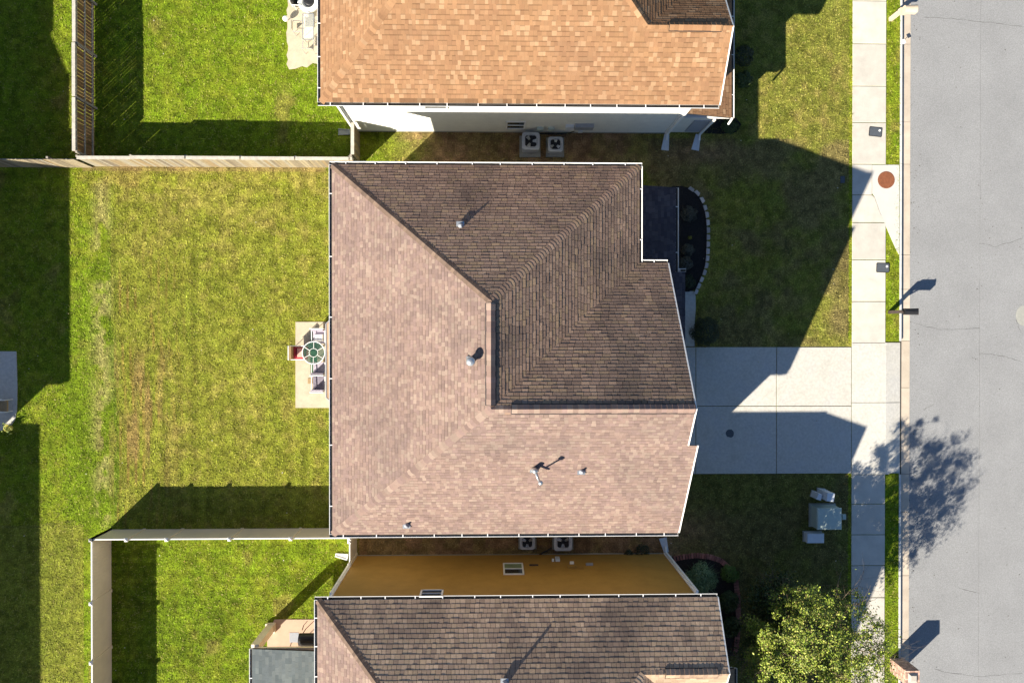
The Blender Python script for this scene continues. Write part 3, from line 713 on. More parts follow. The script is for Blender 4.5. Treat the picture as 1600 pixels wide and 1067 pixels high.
hT, dT = neighbour('orange tan shingled house with cream side wall across the top of the view', 1, 5.65, 7.45, 162, None, 40, 1012, wyT, G(557, 206).x, G(1040, 206).x,
                   'orange', ['orange', 'orange', 'orange', 'orange'], 'wallw', xWp=501, xFp=1124, ridx=1145)
hB, dB = neighbour('brown shingled house with ochre side wall at the bottom of the view', -1, 6.15, 7.75, 935, None, 1053, 1006, wyB, G(557, 870).x, G(1038, 870).x,
                   'tanb', ['tanb', 'pink', 'tanb', 'tanb'], 'wallo', xWp=496, xFp=1121, ridx=1139, tw0=.20, bd=0)
r = Roof(hB, 'wing_roof'); x9 = 9.0
r.plane([(3, -14.6, 6.15), (x9, -14.6, 6.15), (x9, -19.7, 9.0), (3, -19.7, 9.0)], 'tanb'); r.plane([(3, -24.8, 6.15), (x9, -24.8, 6.15), (x9, -19.7, 9.0), (3, -19.7, 9.0)], 'tanb'); r.finish(0)
mb = MB(); mb.box((5.6, -19.7, 3.0), (6.2, 9.6, 6.1)); x_ = 8.69; mb.poly([(x_, -14.95, 6.04), (x_, -24.45, 6.04), (x_, -19.7, 8.7)]); mb.build('wall', 'wallo', hB)
# windows, meters on the two visible side walls
def winpx(house, x0, y0, x1, y1, yw, face, blind=False):
    a = GW(x0, y0, yw); b = GW(x1, y1, yw); zc = (a.z+b.z)/2; return window(house, Vector(((a.x+b.x)/2, yw+face*.02, zc)), abs(b.x-a.x), abs(a.z-b.z), face, blind=blind)
winpx(hT, 792, 189, 819, 200, wyT, -1)
winpx(hT, 664, 168.5, 697, 160, wyT, -1)
winpx(hB, 787, 881.5, 818, 898, wyB, 1, True)
winpx(hB, 659, 923.5, 690, 933, wyB, 1)
def wallbox(house, px, py, wx, hz, dep, yw, face, m_, name):
    c = GW(px, py, yw); mb = MB(); mb.box((c.x, yw+face*(dep/2+.02), c.z), (wx, dep, hz)); return mb.build(name, m_, house)
for a in ((844, 199, .30, .35, .14, 'util', 'junction_box'), (861, 199, .26, .35, .14, 'util', 'junction_box'), (890, 196, .38, .55, .16, 'utilw', 'electric_meter'),
          (912.5, 195, .85, .5, .18, 'grey', 'cable_box'), (907, 201, .2, .3, .16, 'utilw', 'meter_head')):
    wallbox(hT, a[0], a[1], a[2], a[3], a[4], wyT, -1, a[5], a[6])
for a in ((893, 888, .34, .26, .14, 'wallo', 'cable_box'), (905, 889, .3, .22, .12, 'wallo', 'cable_box'), (871, 876, .20, .38, .14, 'utilw', 'electric_meter'),
          (864, 877.5, .10, .16, .12, 'utilw', 'hose_tap'), (921, 883.5, .32, .13, .1, 'grey', 'dryer_vent'), (834, 884, .4, .1, .06, 'brown', 'wall_vent')):
    wallbox(hB, a[0], a[1], a[2], a[3], a[4], wyB, 1, a[5], a[6])
c = GW(893.5, 882.5, wyB); mb = MB(); mb.tube((c.x, wyB, c.z), (c.x, wyB+.16, c.z), .10, n=14); mb.build('meter_dial', 'solar', hB)
# porches and downspouts of the top house
zp = 2.95; xo = G(1143, 100, zp).x; zi = zp+.30*(xo-dT['wr']); ysn = G(1130, 184, zp).y
r = Roof(hT, 'porch_roof'); r.plane([(xo, ysn, zp), (dT['wr'], ysn, zi), (dT['wr'], ysn+9, zi), (xo, ysn+9, zp)], 'orange', tabw=.28); r.finish(0)
mb = MB(); mb.prism([(dT['wr'], ysn+.02), (xo-.02, ysn+.02), (xo-.02, ysn+9), (dT['wr'], ysn+9)], zp-.26, zp-.14); mb.build('porch_beam', 'soffit', hT)
gutter(hT, (xo, ysn, zp), (xo, ysn+9, zp), (1, 0, 0), 1.6)
xpw = G(1092, 206).x
mb = MB(); mb.prism([(dT['wr'], wyT+.02), (xpw, wyT+.02), (xpw, wyT+2.6), (dT['wr'], wyT+2.6)], -.1, zp-.26); mb.build('wall', 'wallw', hT)
mb = MB(); mb.box((xpw-.35, wyT-.0, 1.2), (.8, .05, 1.9)); mb.build('side_door', 'grey', hT)
def downspout(house, x, y, z1, dy, z0=.15):
    mb = MB(); mb.box((x, y, (z0+z1)/2), (.09, .08, z1-z0)); mb.tube((x, y, z0+.03), (x, y+dy*.28, z0-.06), .05, n=6)
    return mb.build('downspout', 'white', house)
downspout(hT, dT['wr']+.05, wyT-.11, 5.5, -1); downspout(hT, xpw-.0, wyT-.11, 2.75, -1)
mb = MB(); mb.tube((xo+.06, ysn-.02, zp-.1), (xo+.0, ysn-.16, zp-.45), .05, n=8); mb.build('downspout', 'white', hT)
downspout(hB, dB['wr']+.05, wyB+.11, 6.0, 1); downspout(hT, dT['wl']-.03, wyT-.10, 5.5, -1); downspout(hB, dB['wl']-.03, wyB+.10, 5.9, 1)
downspout(hx, xS-.55, yS+.25, 5.5, -1)
# bottom house front porch and covered patio
zp = 2.95; xo = G(1147.5, 1055, zp).x; yo = G(1147, 1044, zp).y
r = Roof(hB, 'porch_roof'); r.plane([(xo, yo, zp), (dB['wr'], yo, zp+.3*(xo-dB['wr'])), (dB['wr'], yo-7, zp+.3*(xo-dB['wr'])), (xo, yo-7, zp)], 'tanb'); r.finish(0)
gutter(hB, (xo, yo-7, zp), (xo, yo, zp), (1, 0, 0), 1.2)
mb = MB(); mb.prism([(dB['wr'], yo-.02), (xo-.02, yo-.02), (xo-.02, yo-7), (dB['wr'], yo-7)], zp-.26, zp-.14); mb.build('porch_beam', 'soffit', hB)
mb = MB(); mb.box((xo-.3, yo-.3, 1.35), (.2, .2, 2.7)); mb.build('porch_post', 'white', hB)
zp = 2.85; xo = G(394, 1030, zp).x; yo = G(440, 1013, zp).y; xi = dB['wl']
r = Roof(hB, 'patio_roof'); r.plane([(xo, yo, zp), (xi, yo, zp+.12*(xi-xo)), (xi, yo-5, zp+.12*(xi-xo)), (xo, yo-5, zp)], 'slate', tabw=.28); r.finish(0)
gutter(hB, (xo, yo-5, zp), (xo, yo, zp), (-1, 0, 0), 2.0)
mb = MB(); mb.prism([(xo+.02, yo-.02), (xi, yo-.02), (xi, yo-5), (xo+.02, yo-5)], zp-.3, zp-.14); mb.build('patio_beam', 'vinyl', hB)
pc = G(424, 979); mb = MB(); mb.box((pc.x, pc.y, 1.3), (.34, .34, 2.6)); mb.box((pc.x, pc.y, .14), (.44, .44, .2)); mb.build('patio_post', 'vinyl', hB)
# roof vents
def boot_vent(roof, house, px, py, zg, hpipe, r0=.05, kind=0):
    c = G(px, py, zg)
    m_ = MB(); m_.box((c.x-.02, c.y+.02, c.z+.015), (.30, .30, .02)); v = m_.build('vent_pipe', 'metal', house); child(v, roof)
    m2 = MB()
    if kind == 0:
        m2.lathe(c, [(.13, 0), (.06, .14), (r0, .16), (r0, hpipe), (r0*.7, hpipe+.01)], 14); o_ = m2.build('vent_pipe', 'grey', house, True); child(o_, roof)
    elif kind == 1:
        m2.lathe(c, [(.13, 0), (.11, .25), (.11, .35), (.16, .38), (.17, .50), (.13, .57), (.02, .60)], 16); o_ = m2.build('flue_cap', 'metal', house, True); child(o_, roof)
    elif kind == 2:
        m2.lathe(c, [(.14, 0), (.10, .2), (.09, .45), (.02, .47)], 14); m2.tube(c+Vector((0, 0, .3)), c+Vector((.16, -.38, .38)), .06, .05, n=10)
        m2.tube(c+Vector((.10, -.22, .34)), c+Vector((.17, -.32, 1.0)), .035, n=8)
        m2.lathe(c+Vector((.17, -.32, 1.0)), [(.06, -.02), (.09, .02), (.09, .12), (.03, .16)], 12); o_ = m2.build('flue_pipe', 'metal', house, True); child(o_, roof)
def zN(y): return E+(R-E)*(yN-y)/(yN-yP1)
def zS(y): return E+(R-E)*(y-yS)/(yR-yS)
def onplane(px, py, fz):
    z = 7.5
    for _ in range(12): z = fz(G(px, py, z))
    return z
z = onplane(720, 353, lambda p: zN(p.y)); boot_vent(roof1, hx, 720, 353, z, .24, .045)
z = onplane(735, 565, lambda p: E+(R-E)*(p.x-xW)/(xR-xW)); boot_vent(roof1, hx, 736, 564, z, 0, kind=1)
z = onplane(834, 734, lambda p: zS(p.y)); boot_vent(roof1, hx, 835, 733, z, 0, kind=2)
z = onplane(909, 736, lambda p: zS(p.y)); boot_vent(roof1, hx, 909, 736, z, .24, .04)
z = onplane(636, 820, lambda p: zS(p.y)); boot_vent(roof1, hx, 636, 820, z, .24, .04)
z = onplane(789, 1066, lambda p: 6.15+dB['p']*abs(p.y-dB['y0'])); boot_vent(dB['roof'], hB, 789, 1066, z, .40, .05)

# ------------------------------------------------------------------ houses west of the frame (they shade the left lawns)
def hiphouse(label, x0, x1, y0, y1, ze, pr, pal, wm, gable=None):
    h = thing('house', label, 'house', (0, 0, 0)); r = Roof(h); hw = min(x1-x0, y1-y0)/2; za = ze+pr*hw
    if (x1-x0) >= (y1-y0): a, b = Vector((x0+hw, (y0+y1)/2, za)), Vector((x1-hw, (y0+y1)/2, za))
    else: a, b = Vector(((x0+x1)/2, y0+hw, za)), Vector(((x0+x1)/2, y1-hw, za))
    c = [Vector(p) for p in ((x0, y0, ze), (x1, y0, ze), (x1, y1, ze), (x0, y1, ze))]
    if (x1-x0) >= (y1-y0): pls = ([c[0], c[1], b, a], [c[1], c[2], b], [c[2], c[3], a, b], [c[3], c[0], a])
    else: pls = ([c[0], c[1], a], [c[1], c[2], b, a], [c[2], c[3], b], [c[3], c[0], a, b])
    if gable:
        xm_ = x1-gable[0]; zg = ze+gable[1]; x0 = x1-2*gable[0]
        a, b = Vector((xm_, y0, zg)), Vector((xm_, y1, zg))
        pls = ([Vector((x1, y0, ze)), Vector((x1, y1, ze)), b, a], [Vector((x0, y1, ze)), Vector((x0, y0, ze)), a, b])
        gw = MB()
        for yy in (y0+.35, y1-.35): gw.poly([(x0+.35, yy, ze-.13), (x1-.35, yy, ze-.13), (xm_, yy, zg-.3)])
        gw.build('gable_wall', wm, h)
    for p in pls: r.plane(p, pal, tabw=.6, expo=.28)
    r.finish(0)
    w_ = MB(); w_.prism([(x0+.35, y0+.35), (x1-.35, y0+.35), (x1-.35, y1-.35), (x0+.35, y1-.35)], -.1, ze-.13); w_.build('wall', wm, h)
    s_ = MB(); s_.prism([(x0+.02, y0+.02), (x1-.02, y0+.02), (x1-.02, y1-.02), (x0+.02, y1-.02)], ze-.26, ze-.135); s_.build('soffit', 'soffit', h)
    gutter(h, (x1, y0, ze), (x1, y1, ze), (1, 0, 0), 1.5)
    for yy in (y0+(y1-y0)*.3, y0+(y1-y0)*.7):
        for zz in (1.4, 4.2):
            f = MB(); f.box((x1-.34, yy, zz), (.08, 1.1, 1.3)); fo = f.build('window', 'white', h); p = MB(); p.box((x1-.29, yy, zz), (.02, .95, 1.15)); child(p.build('pane', 'glass', h), fo)
def sh(px, py, z): g_ = G(px, py); return (g_.x-KX*z, g_.y-KY*z)
ze = 5.75
xb_, yb0 = sh(107, 592, ze); yb1 = sh(103, 112, ze)[1]
hiphouse('back neighbour house left of the grey shaded patio', xb_-15, xb_, yb0, yb1, ze, .35, 'tanb', 'wallw', gable=(4.1, 2.5))
xc0, yc1 = sh(59, 661, ze)
hiphouse('back neighbour house shading the bottom left lawn', xc0-14, xc0, yc1-15, yc1, ze, .35, 'pink', 'wallb')
xa0, ya0 = sh(81, 46, ze)
hiphouse('back neighbour house shading the top left lawn', xa0-14, xa0, ya0, ya0+13, ze, .35, 'orange', 'wallw')

# ------------------------------------------------------------------ fences
WV = [(0.29,0.235,0.15), (0.24,0.20,0.14), (0.34,0.285,0.19), (0.20,0.165,0.12), (0.28,0.21,0.12), (0.31,0.275,0.21), (0.22,0.13,0.06), (0.26,0.16,0.08), (0.17,0.10,0.05)]
pk_mesh = {}
def picket_mesh(k, hgt, w_, along):
    key = (k, hgt, w_, along)
    if key not in pk_mesh:
        mb = MB(); d = (w_, .019, hgt) if along == 'x' else (.019, w_, hgt); mb.box((0, 0, hgt/2), d, col=WV[k]); pk_mesh[key] = mb.mesh('picket', MT['wood'])
    return pk_mesh[key]
def wood_run(fence, p, q, hgts, rail_side, cap=True, gap=(.002, .009), seg=2.44, tone=None):
    """p->q axis aligned ground line; rail_side = unit vector towards the rails"""
    p = Vector(p); q = Vector(q); d = (q-p); L = d.length; d.normalize(); along = 'x' if abs(d.x) > .5 else 'y'; rs = Vector(rail_side)
    t = 0; 
    while t < L:
        si = min(int(t/seg), len(hgts)-1); w_ = .138; hh = hgts[si]
        if t+w_ > L: break
        k = random.randrange(6) if tone is None else random.choice(tone)
        ob = bpy.data.objects.new('picket', picket_mesh(k, hh, w_, along)); COL.objects.link(ob); ob.parent = fence
        c = p+d*(t+w_/2)-rs*.012+Vector((0, 0, .03+random.uniform(-.008, .008)))
        ob.location = c-fence.location; ob.rotation_euler = (random.uniform(-.006, .006), random.uniform(-.006, .006), random.uniform(-.03, .03))
        t += w_+random.uniform(*gap)+(.006 if random.random() < .12 else 0)
    n = int(math.ceil(L/seg))
    for s_ in range(n):
        a = p+d*(s_*seg); b = p+d*min((s_+1)*seg, L); hh = hgts[min(s_, len(hgts)-1)]; mid = (a+b)/2; ll = (b-a).length-.02
        for zz in (.25, hh*.52, hh-.12):
            mb = MB(); c = mid+rs*.022; c.z = zz; dm = (ll, .042, .09) if along == 'x' else (.042, ll, .09); mb.box(c, dm, col=(.36, .33, .29)); mb.build('rail', 'wood', fence)
        if cap:
            mb = MB(); c = mid-rs*.0; c.z = hh+.052; dm = (ll-.03, .15, .035) if along == 'x' else (.15, ll-.03, .035); mb.box(c, dm, col=(.46, .43, .37)); mb.build('fence_cap', 'wood', fence)
        mb = MB(); c = a+rs*.085; mb.box((c.x, c.y, (hh+.02)/2), (.09, .09, hh+.02), col=(.30, .27, .23)); mb.build('fence_post', 'wood', fence)
f1 = thing('wood_fence', 'weathered wooden privacy fence running across below the top left lawns', 'fence', (G(300, 261).x, G(300, 261).y, 0))
yF = G(300, 260.5).y; x0 = G(150, 260).x; x1 = G(562, 260).x
wood_run(f1, (x0, yF, 0), (x1, yF, 0), [1.74, 1.86, 1.83, 1.80, 1.80, 1.82], (0, 1, 0))
wood_run(f1, (G(-60, 262).x, yF-.06, 0), (x0-.12, yF-.06, 0), [1.66, 1.64, 1.68], (0, 1, 0), cap=False, gap=(.01, .035))
f2 = thing('wood_fence', 'brown board fence with pale rails running up to the top left edge', 'fence', (G(150, 100).x, G(150, 100).y, 0))
xF2 = G(148, 130).x; wood_run(f2, (xF2, yF+.25, 0), (xF2, G(150, -60).y, 0), [1.84, 1.84, 1.80], (1, 0, 0), gap=(.012, .03), tone=[6, 7, 8])
f3 = thing('wood_fence', 'short return of wood fence meeting the corner of the cream wall', 'fence', (G(562, 230).x, G(562, 230).y, 0))
wood_run(f3, (G(562, 230).x, yF+.15, 0), (G(562, 230).x, wyT-.12, 0), [1.9], (-1, 0, 0), tone=[4, 4, 3])
# vinyl fence
fv = thing('vinyl_fence', 'tan vinyl privacy fence with white caps around the bottom left lawn', 'fence', (G(174, 829).x, G(174, 829).y, 0))
VH = 1.83
def vinyl_run(p, q, posts):
    p = Vector(p); q = Vector(q); d = (q-p).normalized(); along = abs(d.x) > .5
    P = [p+d*t for t in posts]
    for k, c in enumerate(P):
        mb = MB(); mb.box((c.x, c.y, VH/2+.03), (.127, .127, VH+.06)); po_ = mb.build('fence_post', 'vinyl', fv)
        mb = MB(); mb.box((c.x, c.y, VH+.075), (.16, .16, .03)); mb.box((c.x, c.y, VH+.115), (.15, .15, .05), taper=.35); child(mb.build('post_cap', 'vinylt', fv), po_); 
        po_.matrix_parent_inverse = Matrix.Translation(-fv.location)
        if k+1 < len(P):
            e = P[k+1]; m_ = (c+e)/2; L = (e-c).length-.13
            n = int(L/.17); mb = MB()
            for j in range(n):
                t = -L/2+(j+.5)*L/n
                cx, cy = (m_.x+(t if along else 0), m_.y+(0 if along else t))
                mb.box((cx, cy, VH/2), ((L/n-.008) if along else .036, .036 if along else (L/n-.008), VH-.16))
            mb.build('fence_panel', 'vinyl', fv)
            for zz, m2, hh in ((VH-.05, 'vinylt', .09), (.08, 'vinyl', .14)):
                mb = MB(); mb.box((m_.x, m_.y, zz), (L if along else .052, .052 if along else L, hh)); mb.build('fence_rail', m2, fv)
yV = (G(250, 829).y+G(450, 824).y)/2; xV = G(173.5, 900).x
posts = [0.0]+[G(p, 829).x-xV for p in (226, 286, 379, 470, 557)]
vinyl_run((xV, yV, 0), (xV+12, yV, 0), posts)
posts = [0.0]+[yV-G(174, p).y for p in (922, 1010, 1100, 1190)]
vinyl_run((xV, yV, 0), (xV, yV-12, 0), posts)
mb = MB()
xr_ = xV+posts[0]+[G(p, 829).x-xV for p in (557,)][0]
vinyl_run((xr_, yV, 0), (xr_, yV-5, 0), [0.15, yV-wyB-.1])

# ------------------------------------------------------------------ air conditioners
def condenser(label, px, py, s_, hgt, pad, rot=0.0):
    c = G(px, py, hgt); t = thing('air_conditioner', label, 'air conditioner', (c.x, c.y, 0), 'air conditioner units beside the walls')
    def rr(hw, n=4, rad=.12):
        pts = []
        for (sx, sy, a0) in ((1, 1, 0), (-1, 1, 90), (-1, -1, 180), (1, -1, 270)):
            for k in range(n+1):
                a = math.radians(a0+90*k/n); pts.append((c.x+sx*(hw-rad)+rad*math.cos(a), c.y+sy*(hw-rad)+rad*math.sin(a)))
        return pts
    hw = s_/2
    m_ = MB(); m_.prism(rr(hw-.04), .1, hgt-.08); m_.build('body', 'acdark', t)
    for k in range(9):
        zz = .16+k*(hgt-.3)/9; m_ = MB(); m_.prism(rr(hw-.015), zz, zz+.02); m_.build('louver', 'acmet', t)
    # top ring
    out = rr(hw, 5); n = len(out); m_ = MB(); rin = hw*.80
    inn = [(c.x+rin*math.cos(math.atan2(y-c.y, x-c.x)), c.y+rin*math.sin(math.atan2(y-c.y, x-c.x))) for x, y in out]
    for z_, fl in ((hgt, 0), (hgt-.09, 1)):
        for k in range(n):
            j = (k+1) % n; q = [(*out[k], z_-(.02 if not fl else 0)), (*out[j], z_-(.02 if not fl else 0)), (*inn[j], z_), (*inn[k], z_)]; m_.poly(q[::-1] if fl else q)
    for k in range(n):
        j = (k+1) % n; m_.poly([(*out[k], hgt-.09), (*out[j], hgt-.09), (*out[j], hgt-.02), (*out[k], hgt-.02)]); m_.poly([(*inn[j], hgt-.09), (*inn[k], hgt-.09), (*inn[k], hgt), (*inn[j], hgt)])
    m_.build('top_cover', 'acmet', t)
    for k in range(3):
        a = rot+k*2*math.pi/3; m_ = MB(); ca, sa = math.cos(a), math.sin(a)
        pt = lambda r_, b, z_: (c.x+r_*math.cos(a+b), c.y+r_*math.sin(a+b), z_)
        m_.poly([pt(.05, -.6, hgt-.075), pt(rin*.9, -.32, hgt-.070), pt(rin*.9, .32, hgt-.045), pt(.05, .6, hgt-.055)]); m_.build('fan_blade', 'metal', t)
    m_ = MB(); m_.lathe((c.x, c.y, hgt-.05), [(.09, -.02), (.09, .03), (.02, .04)], 12); m_.build('fan_hub', 'acdark', t)
    m_ = MB()
    for f_ in (.33, .55, .78, .98):
        r_ = rin*f_; N = 20
        for k in range(N):
            a0, a1 = 2*math.pi*k/N, 2*math.pi*(k+1)/N; m_.tube((c.x+r_*math.cos(a0), c.y+r_*math.sin(a0), hgt-.005), (c.x+r_*math.cos(a1), c.y+r_*math.sin(a1), hgt-.005), .004, n=3, caps=False)
    for k in range(8):
        a = k*math.pi/4; m_.tube((c.x, c.y, hgt+.01), (c.x+rin*math.cos(a), c.y+rin*math.sin(a), hgt-.005), .004, n=3, caps=False)
    m_.build('fan_guard', 'black', t)
    p = G(*pad[:2]); m_ = MB(); m_.box((p.x, p.y, .05), (pad[2], pad[3], .12)); m_.build('pad', 'pada', t)
    return t
condenser('larger air conditioner under the cream wall, left of the pair', 829.5, 220.5, .82, .85, (828, 230, 1.0, 1.0), .1)
condenser('smaller air conditioner under the cream wall, right of the pair', 868, 225.5, .70, .70, (867, 231, .86, .92), -.6)
condenser('smaller air conditioner facing the ochre wall, left of the pair', 824, 847, .70, .70, (824, 842, .86, .9), .52)
condenser('larger air conditioner facing the ochre wall, right of the pair', 880, 846.5, .84, .85, (879, 841, 1.0, 1.0), .5)
def hose(name, label, pts, r_, m_, cat='pipe'):
    mb = MB()
    for a, b in zip(pts[:-1], pts[1:]): mb.tube(G(*a), G(*b), r_, n=6)
    return tag(mb.build(name, m_), label, cat)
hose('drain_pipe', 'pale drain pipe lying along the foot of the ochre wall', [(868, 867, .06), (930, 865, .06), (990, 865.5, .06), (1049, 868.5, .06)], .03, 'pipew')
hose('refrigerant_line', 'black line from the ochre wall to the air conditioner', [(839, 869, .1), (850, 862, .1), (862, 856, .25)], .035, 'black', 'pipe')
hose('refrigerant_line', 'thin black line at the cream wall behind the smaller air conditioner', [(842, 209, .1), (868, 210, .1), (890, 208, .1), (903, 203, .3)], .03, 'black', 'pipe')

# ------------------------------------------------------------------ splash blocks
def splash(label, px, py, dx, dy, L=.75, w0=.22, w1=.36, m_='utilw'):
    c = G(px, py); t = Vector((dx, dy, 0)).normalized(); n = Vector((-t.y, t.x, 0)); mb = MB()
    a = c-t*L/2; b = c+t*L/2
    mb.prism([tuple((a+n*w0/2)[:2]), tuple((a-n*w0/2)[:2]), tuple((b-n*w1/2)[:2]), tuple((b+n*w1/2)[:2])], 0, .04)
    for s_ in (-1, 1):
        mb.prism([tuple((a+n*s_*w0/2)[:2]), tuple((a+n*s_*(w0/2-.035))[:2]), tuple((b+n*s_*(w1/2-.035))[:2]), tuple((b+n*s_*w1/2)[:2])], .038, .09)
    mb.prism([tuple((a+n*w0/2)[:2]), tuple((a-n*w0/2)[:2]), tuple((a-n*w0/2+t*.04)[:2]), tuple((a+n*w0/2+t*.04)[:2])], .036, .088)
    return tag(mb.build('splash_block', m_), label, 'splash block', 'splash blocks under the downspouts')
splash('splash block below the left downspout of the cream house', 1040, 223, -.12, -1); splash('splash block below the right downspout of the cream house', 1088, 223, -.2, -1)
splash('splash block on the grass beside the short wood fence', 538, 207, -1, 0, .55, .25, .3, 'pada'); splash('pale splash block beside the vinyl fence near the ochre house', 534, 868, -1, .2, .6, .3, .16)
splash('grey splash block under the front corner of the ochre house', 1038, 851, -.25, 1, .7)
# ------------------------------------------------------------------ street things
def mailbox_post():
    b = G(1390, 488); t = thing('mailbox', 'dark brown mailbox on a wooden post beside the gutter', 'mailbox', (b.x, b.y, 0))
    m_ = MB(); m_.box((b.x, b.y, .58), (.15, .15, 1.2)); m_.box((b.x, b.y, 1.19), (.15, .15, .05), taper=.5); m_.build('post', 'brown', t)
    m_ = MB(); m_.box((b.x+.35, b.y, .93), (.75, .09, .09)); m_.tube((b.x+.03, b.y, .55), (b.x+.35, b.y, .90), .035, n=6); m_.build('bracket', 'brown', t)
    m_ = MB(); n = 10; x0, x1 = b.x+.12, b.x+.74; hw = .15; zb = .98
    pr = [(-hw, zb), (hw, zb), (hw, zb+.14)]+[(hw*math.cos(a), zb+.14+hw*math.sin(a)) for a in np.linspace(0, math.pi, n)[1:-1]]+[(-hw, zb+.14)]
    A_ = [(x0, b.y+p[0], p[1]) for p in pr]; B_ = [(x1, b.y+p[0], p[1]) for p in pr]; m_.poly(A_[::-1]); m_.poly(B_)
    for k in range(len(pr)): j = (k+1) % len(pr); m_.poly([A_[k], A_[j], B_[j], B_[k]])
    m_.build('letter_box', 'black', t)
    m_ = MB(); m_.box((x1+.012, b.y, zb+.11), (.02, .31, .27)); m_.build('letter_door', 'brown', t)
    m_ = MB(); m_.box((x0+.25, b.y+.13, zb+.22), (.03, .012, .2)); m_.build('flag', 'brown', t)
mailbox_post()
b = G(1391, 31); t = thing('mailbox', 'tan moulded mailbox at the top end of the curb', 'mailbox', (b.x, b.y, 0))
m_ = MB(); m_.box((b.x+.0, b.y, .40), (.16, .18, .8)); m_.box((b.x+.12, b.y+.02, .92), (.32, .26, .26)); m_.build('pedestal', 'tan', t)
m_ = MB(); n = 12; x0, x1 = b.x-.02, b.x+.66; hw = .19; zb = .98
pr = [(-hw, zb), (hw, zb), (hw, zb+.18)]+[(hw*math.cos(a), zb+.18+hw*.8*math.sin(a)) for a in np.linspace(0, math.pi, n)[1:-1]]+[(-hw, zb+.18)]
A_ = [(x0+.1, b.y+.04+p[0]*.8, p[1]) for p in pr]; B_ = [(x1, b.y+.04+p[0], p[1]) for p in pr]; m_.poly(A_[::-1]); m_.poly(B_)
for k in range(len(pr)): j = (k+1) % len(pr); m_.poly([A_[k], A_[j], B_[j], B_[k]])
m_.build('letter_box', 'tan', t); m_ = MB(); m_.box((x1+.015, b.y+.04, zb+.14), (.03, .3, .26)); m_.build('letter_door', 'tan', t)
b = G(1407, 69); t = thing('curb_marker', 'small white plate marker on a stub at the curb', 'marker', (b.x, b.y, 0))
m_ = MB(); m_.tube((b.x, b.y, -.0), (b.x, b.y, .28), .015, n=6); m_.build('stake', 'white', t)
m_ = MB(); m_.box((b.x, b.y, .285), (.17, .20, .012), rz=.5); m_.build('plate', 'solar', t)
# manhole, meter lids, small lawn box
def disc(c, r_, z0, z1, n=28, m=None):
    mb = m or MB(); mb.prism([(c.x+r_*math.cos(2*math.pi*k/n), c.y+r_*math.sin(2*math.pi*k/n)) for k in range(n)], z0, z1); return mb
c = G(1384.3, 281.5); t = thing('manhole_cover', 'round rusty manhole cover set in pale concrete by the curb', 'manhole cover', (c.x, c.y, 0))
disc(c, .415, 0, .032).build('ring', 'rust', t); mm = disc(c, .375, .03, .042)
for k in range(-4, 5):
    for j in range(-4, 5):
        if k*k+j*j < 17: mm.box((c.x+k*.075, c.y+j*.075, .044), (.04, .04, .006))
mm.build('lid', 'rust', t)
def meter(label, px, py, rz):
    c = G(px, py); t = thing('water_meter_box', label, 'meter box', (c.x, c.y, 0), 'water meter lids in the sidewalk')
    def rr(wx, wy, rad=.05):
        pts = []
        for (sx, sy, a0) in ((1, 1, 0), (-1, 1, 90), (-1, -1, 180), (1, -1, 270)):
            for k in range(5):
                a = math.radians(a0+22.5*k); x = sx*(wx/2-rad)+rad*math.cos(a); y = sy*(wy/2-rad)+rad*math.sin(a)
                pts.append((c.x+x*math.cos(rz)-y*math.sin(rz), c.y+x*math.sin(rz)+y*math.cos(rz)))
        return pts
    mb = MB(); mb.prism(rr(.64, .46), 0, .042); mb.build('rim', 'black', t); mb = MB(); mb.prism(rr(.58, .40), .03, .047); mb.build('lid', 'lid', t)
    d = Vector((c.x+.17*math.cos(rz)-.04*math.sin(rz)+.02, c.y+.06, 0)); disc(d, .05, .04, .065, 14).build('reader_cap', 'solar', t)
meter('dark rectangular water meter lid in the sidewalk above the manhole', 1367.5, 206.5, -.1); meter('dark water meter lid half on the grass strip below the manhole', 1379, 418.5, -.03)
mb = MB(); c = G(1316, 281); mb.box((c.x, c.y, .02), (.2, .32, .06)); tag(mb.build('cleanout_lid', 'lid'), 'small bluish lid in the shaded front lawn near the sidewalk', 'lid')
# utility boxes
def ubox(name, label, cx, cy, wx, wy, hz, m_, cat, cap=True, rz=0):
    c = G(cx, cy); t = thing(name, label, cat, (c.x, c.y, 0))
    m = MB(); m.box((c.x, c.y, .03), (wx*1.12, wy*1.12, .08), rz=rz); m.build('base', 'pada', t)
    m = MB(); m.box((c.x, c.y, hz/2+.02), (wx, wy, hz-.04), rz=rz, taper=.97); m.build('cabinet', m_, t)
    if cap: m = MB(); m.box((c.x, c.y, hz+.02), (wx*1.03, wy*1.03, .06), rz=rz, taper=.92); m.build('lid', m_, t)
    return t
ubox('transformer', 'large pale green transformer box on the lawn beside the sidewalk', 1284, 804, 1.15, 1.0, .85, 'util', 'utility box')
ubox('utility_pedestal', 'taller white pedestal above the transformer', 1281.5, 769, .36, .40, 1.15, 'utilw', 'pedestal', rz=-.12)
ubox('utility_pedestal', 'small low grey white pedestal left of the white pedestal', 1270, 771, .22, .30, .75, 'utilw', 'pedestal', rz=-.3)
ubox('splice_box', 'low pale blue grey box below the transformer', 1268.5, 837, .82, .46, .42, 'utilw', 'utility box')
mb = MB(); c = G(1318, 807); mb.box((c.x, c.y, .05), (.22, .3, .12), taper=.7); tag(mb.build('valve_marker', 'util'), 'small green cone shaped marker right of the transformer', 'marker')
